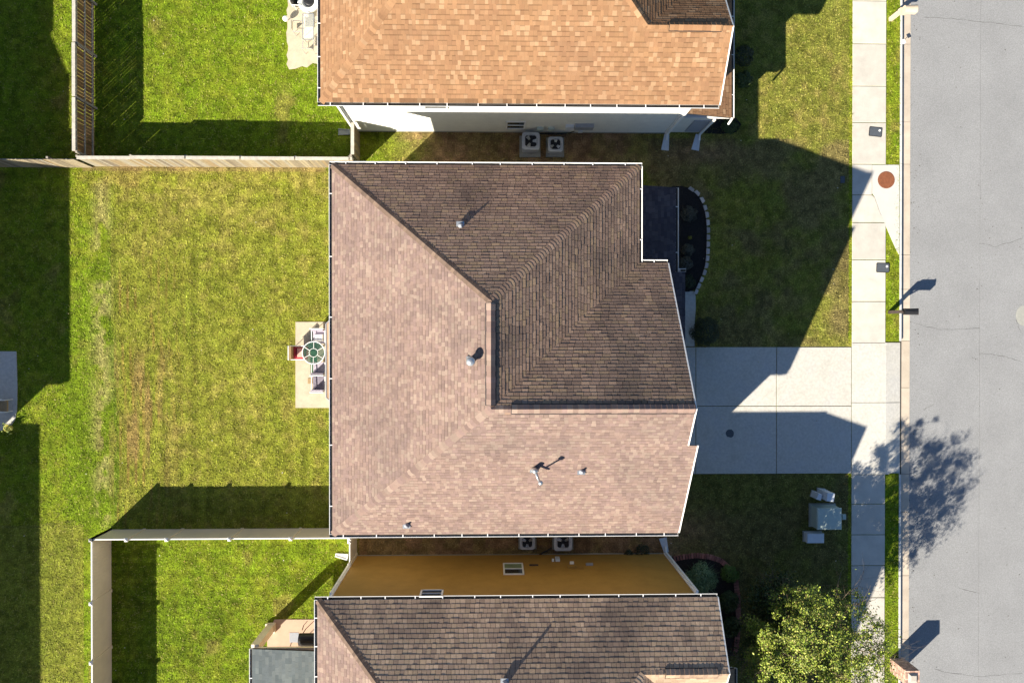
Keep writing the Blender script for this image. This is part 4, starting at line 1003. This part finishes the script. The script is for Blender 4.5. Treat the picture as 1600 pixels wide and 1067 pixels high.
# brick mailbox column
b0 = G(1390.5, 1027.5); wB = .66; hB_ = 1.42; t = thing('brick_mailbox', 'brick mailbox column at the curb in the bottom right', 'mailbox', (b0.x, b0.y, 0))
cx, cy = b0.x+wB/2, b0.y-wB/2
m_ = MB(); m_.box((cx, cy, hB_/2), (wB-.03, wB-.03, hB_)); m_.build('core', 'mortar', t)
bl, bh, g_ = .205, .062, .014; rows = int(hB_/(bh+g_)); bm_cache = {}
def brick(cx_, cy_, cz, dx, dy, dz, parent, m_='brickp'):
    key = (round(dx, 3), round(dy, 3), round(dz, 3), m_)
    if key not in bm_cache: q = MB(); q.box((0, 0, 0), (dx, dy, dz)); bm_cache[key] = q.mesh('brick', MT[m_])
    ob = bpy.data.objects.new('brick', bm_cache[key]); COL.objects.link(ob); ob.parent = parent; ob.location = Vector((cx_, cy_, cz))-parent.location; return ob
for r_i in range(rows):
    z = .02+(r_i+.5)*(bh+g_); off = (r_i % 2)*.5
    for k in range(3):
        u_ = -wB/2+(k+.5)*wB/3
        brick(cx+u_, cy+wB/2-.012, z, wB/3-g_, .045, bh, t); brick(cx-wB/2+.012, cy+u_, z, .045, wB/3-g_, bh, t)
for k in range(3):
    for j in range(9): brick(cx-wB/2+(k+.5)*wB/3, cy-wB/2+(j+.5)*wB/9, hB_+.03, wB/3-g_, wB/9-.012, bh, t)
m_ = MB(); m_.box((cx, cy, hB_+.11), (wB*.66, wB*.66, .1), taper=.6); m_.build('cap', 'mortar', t)
m_ = MB(); m_.box((cx+wB/2+.06, cy, 1.0), (.14, .26, .26)); m_.build('letter_door', 'black', t)

# ------------------------------------------------------------------ plants
def leaves(P, N_, size, cols, rs, name, parent, m_='leaf', asp=.55):
    """P (n,3) points, N_ (n,3) normals"""
    n = len(P); r_ = np.random.default_rng(rs); N_ = N_/np.linalg.norm(N_, axis=1)[:, None]
    t = np.cross(N_, r_.normal(size=(n, 3))); t /= np.linalg.norm(t, axis=1)[:, None]; b_ = np.cross(N_, t)
    s_ = size*r_.uniform(.6, 1.3, n)[:, None]
    V = np.stack([P-t*s_, P-b_*s_*asp, P+t*s_+N_*s_*.15, P+b_*s_*asp], 1).reshape(-1, 3)
    F = np.arange(4*n).reshape(-1, 4); c = np.array(cols)[r_.integers(0, len(cols), n)]*r_.uniform(.75, 1.2, (n, 1))
    return link(name, arrmesh(name, V, F, c, MT[m_]), parent)
def shrub(name, label, px, py, rad, hgt, cols, n=1400, leafs=.035, seed=1, group=None, cat='shrub', spiky=False):
    c = G(px, py); t = thing(name, label, cat, (c.x, c.y, 0), group); r_ = np.random.default_rng(seed)
    m_ = MB()
    for k in range(5):
        a = k*1.26+seed; m_.tube((c.x, c.y, 0), (c.x+rad*.5*math.cos(a), c.y+rad*.5*math.sin(a), hgt*.7), .02, .008, n=5)
    m_.build('stem', 'bark', t)
    d = r_.normal(size=(n, 3)); d[:, 2] = np.abs(d[:, 2])*.9-.25; d /= np.linalg.norm(d, axis=1)[:, None]
    lump = 1+.22*(vn(d[:, 0]*2+seed, d[:, 1]*2+d[:, 2], 1.7)-.5)*2
    rr_ = (1-.35*r_.random(n)**2)*lump
    P = np.stack([c.x+d[:, 0]*rad*rr_, c.y+d[:, 1]*rad*rr_, hgt*.5+d[:, 2]*hgt*.5*rr_], 1); P[:, 2] = np.maximum(P[:, 2], .03)
    nr = d+r_.normal(size=(n, 3))*.45
    leaves(P, nr, leafs, cols, seed, 'foliage', t)
    if spiky:
        m_ = MB()
        for k in range(420):
            a = r_.uniform(0, 6.28); e = r_.uniform(.1, 1.3); L = rad*r_.uniform(.75, 1.3); b_ = Vector((c.x+rad*.35*math.cos(a)*r_.random(), c.y+rad*.35*math.sin(a)*r_.random(), hgt*.35))
            q = b_+Vector((math.cos(a)*math.cos(e), math.sin(a)*math.cos(e), math.sin(e)*.75))*L; s_ = Vector((-math.sin(a), math.cos(a), 0))*.02
            m_.poly([b_-s_, b_+s_, q], cols[k % len(cols)])
        m_.build('fronds', 'leaf', t)
    return t
GD = [(0.035,0.050,0.022), (0.045,0.06,0.03), (0.055,0.065,0.03)]; GM = [(0.06,0.09,0.03), (0.08,0.11,0.035), (0.05,0.075,0.02)]
GRY = [(0.085,0.09,0.07), (0.11,0.11,0.085), (0.07,0.075,0.055)]
# front bed of the middle house
bed = [(1050, 291), (1066, 291), (1080, 295), (1092, 306), (1100, 322), (1104, 345), (1104, 385), (1102, 412), (1096, 432), (1086, 452), (1076, 456), (1050, 456)]
mb = MB(); mb.prism([tuple(G(*p)[:2]) for p in bed], -.01, .035); o = mb.build('mulch_bed', 'blackm'); o['kind'] = 'structure'
grp = 'clipped round shrubs in the front bed'
shrub('shrub', 'round grey green shrub nearest the top of the black mulch bed', 1074, 336, .38, .6, GRY, 1500, .03, 11, grp)
shrub('shrub', 'small round shrub midway down the black mulch bed', 1073, 391, .30, .5, GRY, 1200, .03, 12, grp)
shrub('shrub', 'round shrub third down the bed, against the porch gutter', 1068, 412, .36, .55, GRY, 1400, .03, 13, grp)
shrub('shrub', 'round dark shrub at the lower end of the stone edged bed', 1073, 441, .34, .5, GD, 1400, .03, 14, grp)
shrub('sprout', 'tiny yellow green sprout in the black mulch', 1077, 372, .10, .18, [(.2,.2,.03), (.15,.17,.03)], 60, .04, 15, cat='plant')
shrub('round_shrub', 'large dark globe shrub between the front walk and the driveway', 1097, 518, .66, 1.05, GD, 5200, .035, 16)
st_pts = [(1080, 296), (1089, 302), (1097, 313), (1101.5, 325), (1104.3, 336), (1105.8, 348), (1106.3, 360), (1106.3, 371), (1106, 382), (1105.6, 393), (1105, 404), (1103.5, 415), (1100.5, 426), (1096, 437), (1091.5, 447), (1087.5, 456)]
ed = thing('stone_edging', 'row of pale block stones curving around the black mulch bed', 'edging', (G(1106, 370).x, G(1106, 370).y, 0))
for k, p in enumerate(st_pts):
    a = G(*p); nx2 = st_pts[min(k+1, len(st_pts)-1)]; pv = st_pts[max(k-1, 0)]; ang = math.atan2(-(nx2[1]-pv[1]), nx2[0]-pv[0])
    mb = MB(); L = .30*random.uniform(.88, 1.05); w0, w1 = .15, .2
    q = [(-L/2, -w0/2), (L/2, -w0/2), (L*.38, w0/2), (-L*.38, w0/2)]
    ca, sa = math.cos(ang), math.sin(ang); mb.prism([(a.x+x*ca+y*sa*-1*-1*-1, a.y+x*sa+y*ca) for x, y in q], -.01, .10*random.uniform(.85, 1.1)); mb.build('stone', 'stone', ed)
# bed of the bottom house
bed = [(1040, 872), (1060, 868), (1088, 866), (1108, 868), (1128, 875), (1142, 888), (1149, 905), (1152, 930), (1152, 960), (1151, 990), (1148, 1024), (1080, 1024), (1040, 940)]
mb = MB(); mb.prism([tuple(G(*p)[:2]) for p in bed], -.01, .03); o = mb.build('brick_edged_bed', 'dmulch'); o['kind'] = 'structure'
eb = thing('brick_edging', 'curved red brick edging around the planted bed of the ochre house', 'edging', (G(1120, 872).x, G(1120, 872).y, 0))
path = [Vector(G(*p)) for p in ((1052, 873), (1066, 869.5), (1088, 867), (1108, 869), (1126, 875), (1141, 888), (1149, 905), (1152, 930), (1153, 960), (1152, 990), (1149, 1022))]
acc = []; 
for a_, b_ in zip(path[:-1], path[1:]):
    L = (b_-a_).length; n = max(1, int(L/.115))
    for k in range(n): acc.append((a_.lerp(b_, (k+.5)/n), math.atan2((b_-a_).y, (b_-a_).x)))
bmesh_ = MB(); bmesh_.box((0, 0, 0), (.098, .24, .08)); bme = bmesh_.mesh('brick', MT['brick'])
for p_, a_ in acc[:290]:
    ob = bpy.data.objects.new('brick', bme); COL.objects.link(ob); ob.parent = eb; ob.location = Vector((p_.x, p_.y, .035+random.uniform(-.008, .008)))-eb.location; ob.rotation_euler = (0, 0, a_+random.uniform(-.05, .05))
shrub('fern_shrub', 'light green feathery shrub in the brick edged bed by the downspout', 1091, 899, .72, .9, [(.24,.33,.15), (.15,.24,.10), (.30,.38,.2)], 2600, .045, 21, spiky=True)
shrub('shrub', 'leafy yellow green shrub at the bend of the brick edging', 1137, 893, .42, .6, [(.13,.2,.04), (.09,.16,.03)], 1300, .05, 22)
shrub('shrub', 'dark leafy shrub behind the brick edging halfway along the roof rake', 1133, 935, .5, .7, GM, 1500, .06, 23)
shrub('shrub', 'low dark green plant between the brick edging and the house roof', 1138, 975, .48, .6, GM, 1200, .07, 24)
shrub('weed_clump', 'low dark weed clump by the drain pipe, left one', 981, 864, .22, .3, GD, 400, .035, 25, cat='plant')
shrub('weed_clump', 'low dark weed clump by the drain pipe, right one', 1002, 860, .34, .3, GD, 600, .035, 26, cat='plant')
shrub('shrub', 'dark shrubs in shade along the front porch of the top house', 1155, 95, .5, 1.0, GD, 1500, .05, 27)
shrub('shrub', 'low green shrub at the porch downspout of the top house', 1138, 200, .38, .5, GM, 1000, .05, 28)
shrub('shrub', 'dark shrub in shade right of the porch gutter near the top', 1158, 130, .4, .8, GM, 900, .06, 29)
mb = MB(); mb.prism([tuple(G(*p)[:2]) for p in ((1100, 185), (1150, 185), (1158, 195), (1150, 207), (1125, 210), (1100, 208))], -.01, .03); o = mb.build('porch_bed', 'blackm'); o['kind'] = 'structure'
# big tree
def tree(label, px, py, hgt, crad, n, cols, seed, lsz=.085, low=.28, name='tree', squash=1.0, dens=1.0, offx=0, offy=0):
    c = G(px, py); t = thing(name, label, 'tree', (c.x, c.y, 0)); R_ = random.Random(seed); r_ = np.random.default_rng(seed)
    m_ = MB(); tips = []
    def limb(p, d, L, r0, lev):
        q = p; seg = 3
        for k in range(seg):
            d = (d+Vector((R_.uniform(-.18, .18), R_.uniform(-.18, .18), R_.uniform(-.02, .12)))).normalized()
            e = q+d*L/seg; ra = r0*(1-k/seg*.45); rb = r0*(1-(k+1)/seg*.45); m_.tube(q, e, ra, rb, n=7 if lev < 2 else 4, caps=False); q = e
            if lev >= 1: tips.append(q.copy())
            if lev < 4 and (k > 0 or lev > 0):
                for _ in range(2 if lev < 3 else 1):
                    a = R_.uniform(0, 6.28); sd = d.orthogonal().normalized(); sd.rotate(Matrix.Rotation(a, 3, d)) if False else None
                    sd = Matrix.Rotation(a, 3, d) @ d.orthogonal().normalized()
                    nd = (d*.65+sd*R_.uniform(.5, .95)); nd.z = nd.z*.8+.12; limb(q, nd.normalized(), L*R_.uniform(.58, .75), rb*.6, lev+1)
    base = Vector((c.x, c.y, 0)); m_.tube(base, base+Vector((.05, .03, hgt*low)), .13, .10, n=10)
    for k in range(5):
        a = k*1.257+R_.uniform(-.3, .3); el_ = R_.uniform(.55, 1.2)
        limb(base+Vector((.05, .03, hgt*low)), Vector((math.cos(a)*math.cos(el_), math.sin(a)*math.cos(el_), math.sin(el_))), hgt*.36, .065, 1)
    m_.build('trunk', 'bark', t, True)
    T = np.array([tuple(p) for p in tips]); ctr = np.array((c.x+offx, c.y+offy, hgt*(low+1)/2+.2)); half = np.array((crad, crad, hgt*(1-low)/2*squash))
    T = ctr+(T-T.mean(0))/np.maximum(np.abs(T-T.mean(0)).max(0), .01)*half*.95 if False else T
    q = np.linalg.norm((T-ctr)/half, axis=1); T = T[q < 1.12]
    # clump centres: twig tips plus an uneven shell
    m2 = int(150*dens); d = r_.normal(size=(m2, 3)); d /= np.linalg.norm(d, axis=1)[:, None]; d[:, 2] = np.where(d[:, 2] < -.4, -d[:, 2], d[:, 2])
    sh_ = ctr+d*half*r_.uniform(.55, 1.08, (m2, 1))*(.82+.36*vn(d[:, 0]*1.5+seed, d[:, 1]*1.5+9, 1.3))[:, None]
    Cn_ = np.concatenate([T[r_.permutation(len(T))[:260]], sh_]); w_ = r_.uniform(.10, .30, len(Cn_))*(1.3 if crad < 2 else 1)
    idx = r_.integers(0, len(Cn_), n); P = Cn_[idx]+r_.normal(size=(n, 3))*w_[idx][:, None]*np.array((.62, .62, .42))
    pw = r_.random(len(Cn_))**1.5+.15; pw *= np.where((Cn_[:, 0]-ctr[0] > crad*.25), .45, 1.0); pw /= pw.sum(); idx = r_.choice(len(Cn_), n, p=pw); P = Cn_[idx]+r_.normal(size=(n, 3))*w_[idx][:, None]*np.array((.7, .7, .42))
    nr = (P-ctr)/half*.5+r_.normal(size=(n, 3))*.6+np.array((0, 0, .55))
    ob = leaves(P, nr, lsz, cols, seed, 'crown', t)
    return t
tree('young tree with bright yellow green leaves at the bottom right', 1217, 952, 6.9, 2.75, 44000, [(.30,.37,.05), (.22,.30,.03), (.38,.41,.08), (.14,.20,.02), (.22,.19,.055), (.09,.13,.02)], 31, .050, offx=.05, offy=-.3)
tree('dark bushy small tree in the shade left of the bright tree', 1196, 925, 3.0, 1.25, 4200, [(.05,.075,.02), (.065,.09,.02), (.04,.06,.02)], 33, .07, low=.2, name='small_tree', dens=.5)
tree('dark low tree in shade by the bottom edge right of the porch', 1180, 1005, 2.8, 1.15, 3600, [(.05,.075,.02), (.06,.085,.02), (.04,.06,.02)], 35, .07, low=.2, name='small_tree', dens=.5)

# ------------------------------------------------------------------ patio furniture
# middle patio
zt = .72
aw = thing('awning', 'narrow tan awning under the west gutter of the middle house', 'awning', (G(508, 560, 2.5).x, G(508, 560, 2.5).y, 0))
za = 2.55; P = [G(509.5, 506, za), G(516, 499, za), G(560, 499, za+.4), G(560, 627, za+.4), G(516, 627, za), G(509.5, 621, za)]
m_ = MB(); top = [Vector(p) for p in P]; bot = [p-Vector((0, 0, .05)) for p in top]; m_.poly(top[::-1]); m_.poly(bot)
for k in range(len(P)): j = (k+1) % len(P); m_.poly([top[k], top[j], bot[j], bot[k]])
m_.build('canopy', 'awn', aw)
m_ = MB(); m_.tube(top[0], top[5], .03, n=6); m_.tube(top[0], top[1], .02, n=6); m_.tube(top[5], top[4], .02, n=6); m_.build('front_bar', 'grey', aw)
c = G(490, 551, zt); tb = thing('round_table', 'round glass patio table with white rim and spokes on the middle patio', 'table', (c.x, c.y, 0))
disc(c, .50, zt-.01, zt).build('glass_top', 'tglass', tb)
m_ = MB(); N = 28
for k in range(N):
    a0, a1 = 2*math.pi*k/N, 2*math.pi*(k+1)/N; m_.tube((c.x+.52*math.cos(a0), c.y+.52*math.sin(a0), zt), (c.x+.52*math.cos(a1), c.y+.52*math.sin(a1), zt), .022, n=6, caps=False)
m_.build('rim', 'white', tb)
for k in range(6):
    a = k*math.pi/3+.5; m_ = MB(); m_.tube((c.x+.2*math.cos(a), c.y+.2*math.sin(a), zt+.008), (c.x+.5*math.cos(a), c.y+.5*math.sin(a), zt+.008), .014, n=5); m_.build('spoke', 'white', tb)
for k in range(4):
    a = k*math.pi/2+.7; m_ = MB(); m_.tube((c.x+.4*math.cos(a), c.y+.4*math.sin(a), .04), (c.x+.3*math.cos(a), c.y+.3*math.sin(a), zt-.02), .02, n=6); m_.build('leg', 'white', tb)
m_ = MB(); N = 24
for k in range(N):
    a0, a1 = 2*math.pi*k/N, 2*math.pi*(k+1)/N; m_.tube((c.x+.2*math.cos(a0), c.y+.2*math.sin(a0), zt+.008), (c.x+.2*math.cos(a1), c.y+.2*math.sin(a1), zt+.008), .012, n=5, caps=False)
m_.build('inner_ring', 'white', tb)
mb = MB(); a = G(487, 551); mb.box((a.x+.1, a.y, .046), (.3, 1.95, .012)); tag(mb.build('turf_mat', 'turf'), 'long green mat under the round glass table', 'mat')
mb = MB(); a = G(485, 595); mb.box((a.x, a.y, .048), (.22, .26, .016)); tag(mb.build('floor_tile', 'sling'), 'small tan square lying on the middle patio', 'tile')
def armchair(label, px, py, rz, seatm, backm, w_=.62, d_=.62, name='patio_chair', pil=None):
    c = G(px, py, .4); t = thing(name, label, 'chair', (c.x, c.y, 0)); ca, sa = math.cos(rz), math.sin(rz)
    def at(x, y, z): return (c.x+x*ca-y*sa, c.y+x*sa+y*ca, z)
    m = MB(); m.box(at(0, 0, .42), (d_, w_, .10), rz=rz); m.build('seat', seatm, t)
    # back on -x side, facing +x
    m = MB(); m.box(at(-d_/2-.04, 0, .72), (.09, w_, .55), rz=rz); m.build('backrest', backm, t)
    fr = MB()
    for s_ in (-1, 1):
        y = s_*(w_/2+.03); fr.tube(at(-d_/2-.08, y, .66), at(d_/2, y, .62), .02, n=6)
    fr.tube(at(-d_/2-.10, -w_/2-.03, 1.0), at(-d_/2-.10, w_/2+.03, 1.0), .022, n=6)
    for s_ in (-1, 1): fr.tube(at(-d_/2-.10, s_*(w_/2+.03), 1.0), at(-d_/2-.08, s_*(w_/2+.03), .4), .02, n=6)
    fr.build('frame', 'white', t)
    for sx in (-1, 1):
        for sy in (-1, 1): m = MB(); m.tube(at(sx*d_/2, sy*(w_/2+.03), .04), at(sx*d_/2*.95, sy*(w_/2+.03), .62), .017, n=6); m.build('leg', 'white', t)
    if pil:
        m = MB(); m.box(at(.02, 0, .53), (.34, .42, .12), rz=rz, taper=.8); m.build('cushion', pil, t)
armchair('white framed patio chair with pink cushions at the patio edge', 470, 551, 0, 'red', 'sling', .58, .66, pil='pink')
armchair('pale mauve cushioned chair above the round table', 499, 527, -math.pi/2, 'cush', 'cush', .56, .6, pil='solar')
armchair('mauve cushioned seat just below the round table', 499, 574, math.pi/2, 'cush', 'cushd', .56, .5)
armchair('grey cushioned chair lowest on the middle patio', 499, 598, math.pi/2, 'cushd', 'cush', .56, .62)
# top patio
zt = .72; a = G(473, 22, zt); b = G(490, 62, zt); tb = thing('glass_table', 'clear rectangular glass table on the top patio', 'table', ((a.x+b.x)/2, (a.y+b.y)/2, 0))
cx, cy = (a.x+b.x)/2, (a.y+b.y)/2; wx, wy = abs(a.x-b.x), abs(a.y-b.y)
m_ = MB(); m_.box((cx, cy, zt), (wx, wy, .012)); m_.build('glass_top', 'clear', tb)
m_ = MB()
for x_, y_, sx, sy in ((cx-wx/2, cy, .03, wy), (cx+wx/2, cy, .03, wy)): m_.box((x_, y_, zt-.0), (sx, sy, .035))
for s_ in (-1, 1): m_.box((cx, cy+s_*wy/2, zt), (wx-.035, .03, .033))
m_.build('rim', 'metal', tb)
for sx in (-1, 1):
    for sy in (-1, 1): m_ = MB(); m_.tube((cx+sx*wx*.42, cy+sy*wy*.42, .04), (cx+sx*wx*.45, cy+sy*wy*.46, zt-.02), .015, n=6); m_.build('leg', 'grey', tb)
def wire_chair(label, px, py, rz):
    c = G(px, py, .4); t = thing('wire_chair', label, 'chair', (c.x, c.y, 0), 'thin framed chairs round the glass table'); ca, sa = math.cos(rz), math.sin(rz)
    def at(x, y, z): return (c.x+x*ca-y*sa, c.y+x*sa+y*ca, z)
    m = MB(); m.box(at(0, 0, .42), (.44, .44, .015), rz=rz); m.build('seat', 'patio', t)
    fr = MB(); fr.tube(at(-.24, -.24, .9), at(-.24, .24, .9), .012, n=5); fr.tube(at(-.24, -.24, .63), at(.2, -.26, .6), .012, n=5); fr.tube(at(-.24, .24, .63), at(.2, .26, .6), .012, n=5); fr.build('frame', 'grey', t)
    m = MB(); m.box(at(-.245, 0, .72), (.012, .42, .3), rz=rz); m.build('backrest', 'patio', t)
    for sx in (-1, 1):
        for sy in (-1, 1): m = MB(); m.tube(at(sx*.2, sy*.24, .04), at(sx*.22, sy*.24, .62), .011, n=5); m.build('leg', 'grey', t)
wire_chair('thin framed sling chair on the lawn side of the glass table', 467, 44, 0); wire_chair('thin framed sling chair at the lower end of the glass table', 483, 74, math.pi/2)
c = G(481.5, 2, .55); fb = thing('fire_bowl', 'round white fire pit with a dark bowl at the top edge', 'fire pit', (c.x, c.y, 0))
m_ = MB(); m_.lathe((c.x, c.y, 0), [(.36, .04), (.50, .45), (.50, .56), (.30, .56), (.26, .42), (.05, .38)], 24); m_.build('basin', 'solar', fb, True)
m_ = MB(); m_.lathe((c.x+.06, c.y+.04, .42), [(.25, 0), (.27, .12), (.2, .16), (.03, .12)], 18); m_.build('bowl', 'black', fb, True)
armchair('dark chair behind the white fire pit at the top edge', 466, 4, 0, 'black', 'black', .4, .3)
c = G(449, 34); gl = thing('globe_light', 'small white globe light on the grass edge of the top patio', 'garden light', (c.x, c.y, 0))
m_ = MB(); m_.tube((c.x, c.y, 0), (c.x, c.y, .25), .02, n=6); m_.build('stake', 'grey', gl)
m_ = MB(); m_.lathe((c.x, c.y, .34), [(.135*math.cos(a), .135*math.sin(a)) for a in np.linspace(-1.45, 1.45, 9)], 16); m_.build('globe', 'solar', gl, True)
# covered patio: smoker grill
c = G(478, 999, .9); t = thing('grill', 'black barrel grill on the pink patio beside the slate roof', 'grill', (c.x, c.y, 0))
m_ = MB(); m_.tube((c.x-.32, c.y, .85), (c.x+.75, c.y, .85), .28, n=18); m_.build('barrel', 'black', t)
m_ = MB(); m_.box((c.x-.55, c.y+.1, .86), (.42, .45, .05)); m_.build('side_shelf', 'grey', t)
m_ = MB(); m_.box((c.x+.2, c.y-.36, .72), (1.0, .22, .04)); m_.build('front_shelf', 'black', t)
for sx in (-.2, .6):
    for sy in (-.2, .2): m_ = MB(); m_.tube((c.x+sx, c.y+sy, .04), (c.x+sx, c.y+sy, .7), .02, n=6); m_.build('leg', 'black', t)
hose('cord', 'thin dark cord curling on the pink patio', [(453, 1010, .05), (455, 1004, .05), (461, 1001, .05), (467, 1004, .05), (467, 1010, .05)], .012, 'black', 'cord')
hose('cord', 'dark cable crossing the pink patio above the grill', [(472, 984, .05), (474, 977, .05), (480, 970, .05)], .014, 'black', 'cord')
# left shaded patio
armchair('brown sling chair on the shaded patio at the left edge', 4, 634, 0, 'sling', 'sling', .5, .5)
m_ = MB(); c = G(17, 668); m_.lathe((c.x, c.y, 0), [(.12, .02), (.17, .3), (.14, .3), (.1, .25)], 12); t = thing('planter', 'small yellow planter at the corner of the shaded patio', 'planter', (c.x, c.y, 0)); m_.build('pot', 'yel', t)
r2 = np.random.default_rng(4); n = 90; P = np.array((c.x, c.y, .35))+r2.normal(size=(n, 3))*np.array((.12, .12, .07)); leaves(P, r2.normal(size=(n, 3))+np.array((0, 0, 1)), .05, [(.3,.33,.08), (.2,.26,.06)], 5, 'foliage', t)

# ------------------------------------------------------------------ grass blades over all lawns
def in_rect(px, py, x0, x1, y0, y1): return (px > x0)*(px < x1)*(py > y0)*(py < y1)
N = 330000
x = rng.uniform(-24.5, XC0-.03, N); y = rng.uniform(-17, 16.9, N)
px = 770+x*32.7*1.0; py = 526-y*32.7
bad = in_rect(px, py, 459, 760, 500, 640) | in_rect(px, py, 447, 560, -99, 104) | in_rect(px, py, -99, 29, 545, 674) | in_rect(px, py, 416, 560, 966, 1300)
bad |= ((x > XS0-.01)*(x < XS1+.01)) | ((x > XS1)*(y > G(1400, 741).y)*(y < G(1400, 533).y)) | in_rect(px, py, 1055, 1400, 540, 742)
bad |= (x > dT['wl'])*(x < dT['wr'])*(y > wyT) | (x > dB['wl'])*(x < dB['wr'])*(y < wyB) | (x > xW+fx)*(x < xD)*(y > yS+fx)*(y < yN-fx)
bad |= in_rect(px, py, 1040, 1106, 291, 458) | in_rect(px, py, 1060, 1088, 450, 545) | in_rect(px, py, 1040, 1152, 867, 1024)
bad |= (px > 1360)*(px < 1405)*(py > 256)*(py < 352) | (px > 1380)*(px < 1405)*(py >= 350)*(py < 400)*((px-1380)*2.0 > (py-350))
x, y = x[~bad], y[~bad]
c_, d_ = lawn_colour(x, y)
keep = rng.random(len(x)) > d_*.85; x, y, c_ = x[keep], y[keep], c_[keep]; n = len(x)
a = rng.uniform(0, 2*np.pi, n); L = rng.uniform(.05, .12, n); wd = rng.uniform(.012, .028, n); h = rng.uniform(.025, .065, n)
V = np.zeros((n, 3, 3)); dx, dy = np.cos(a), np.sin(a)
V[:, 0] = np.stack([x-dy*wd, y+dx*wd, np.zeros(n)], 1); V[:, 1] = np.stack([x+dy*wd, y-dx*wd, np.zeros(n)], 1); V[:, 2] = np.stack([x+dx*L, y+dy*L, h], 1)
tone = rng.uniform(.5, 1.7, (n, 1)); cb_ = c_*tone*1.08; dry = rng.random(n) < .12; cb_[dry] = cb_[dry]*.4+np.array((.36, .31, .10))*.6
lm = MB(); _r = random.Random(12)
for k in range(150):
    _x, _y = (_r.uniform(6.5, 17), _r.uniform(-16, 15)) if k < 90 else (_r.uniform(-24, -8.5), _r.uniform(-16, 16))
    _l = _r.uniform(.025, .055); lm.box((_x, _y, .05), (_l, _l*.7, .006), rz=_r.uniform(0, 3), col=_r.choice([(.6,.55,.45), (.35,.22,.08), (.5,.42,.2)]))
tag(lm.build('leaf_litter', 'blade'), 'scattered dry leaves and scraps on the lawns', None, None, 'stuff')
gr = link('grass', arrmesh('grass', V.reshape(-1, 3), np.arange(3*n).reshape(-1, 3), cb_, MT['blade'])); tag(gr, 'short mown grass blades over the lawns', None, None, 'stuff')
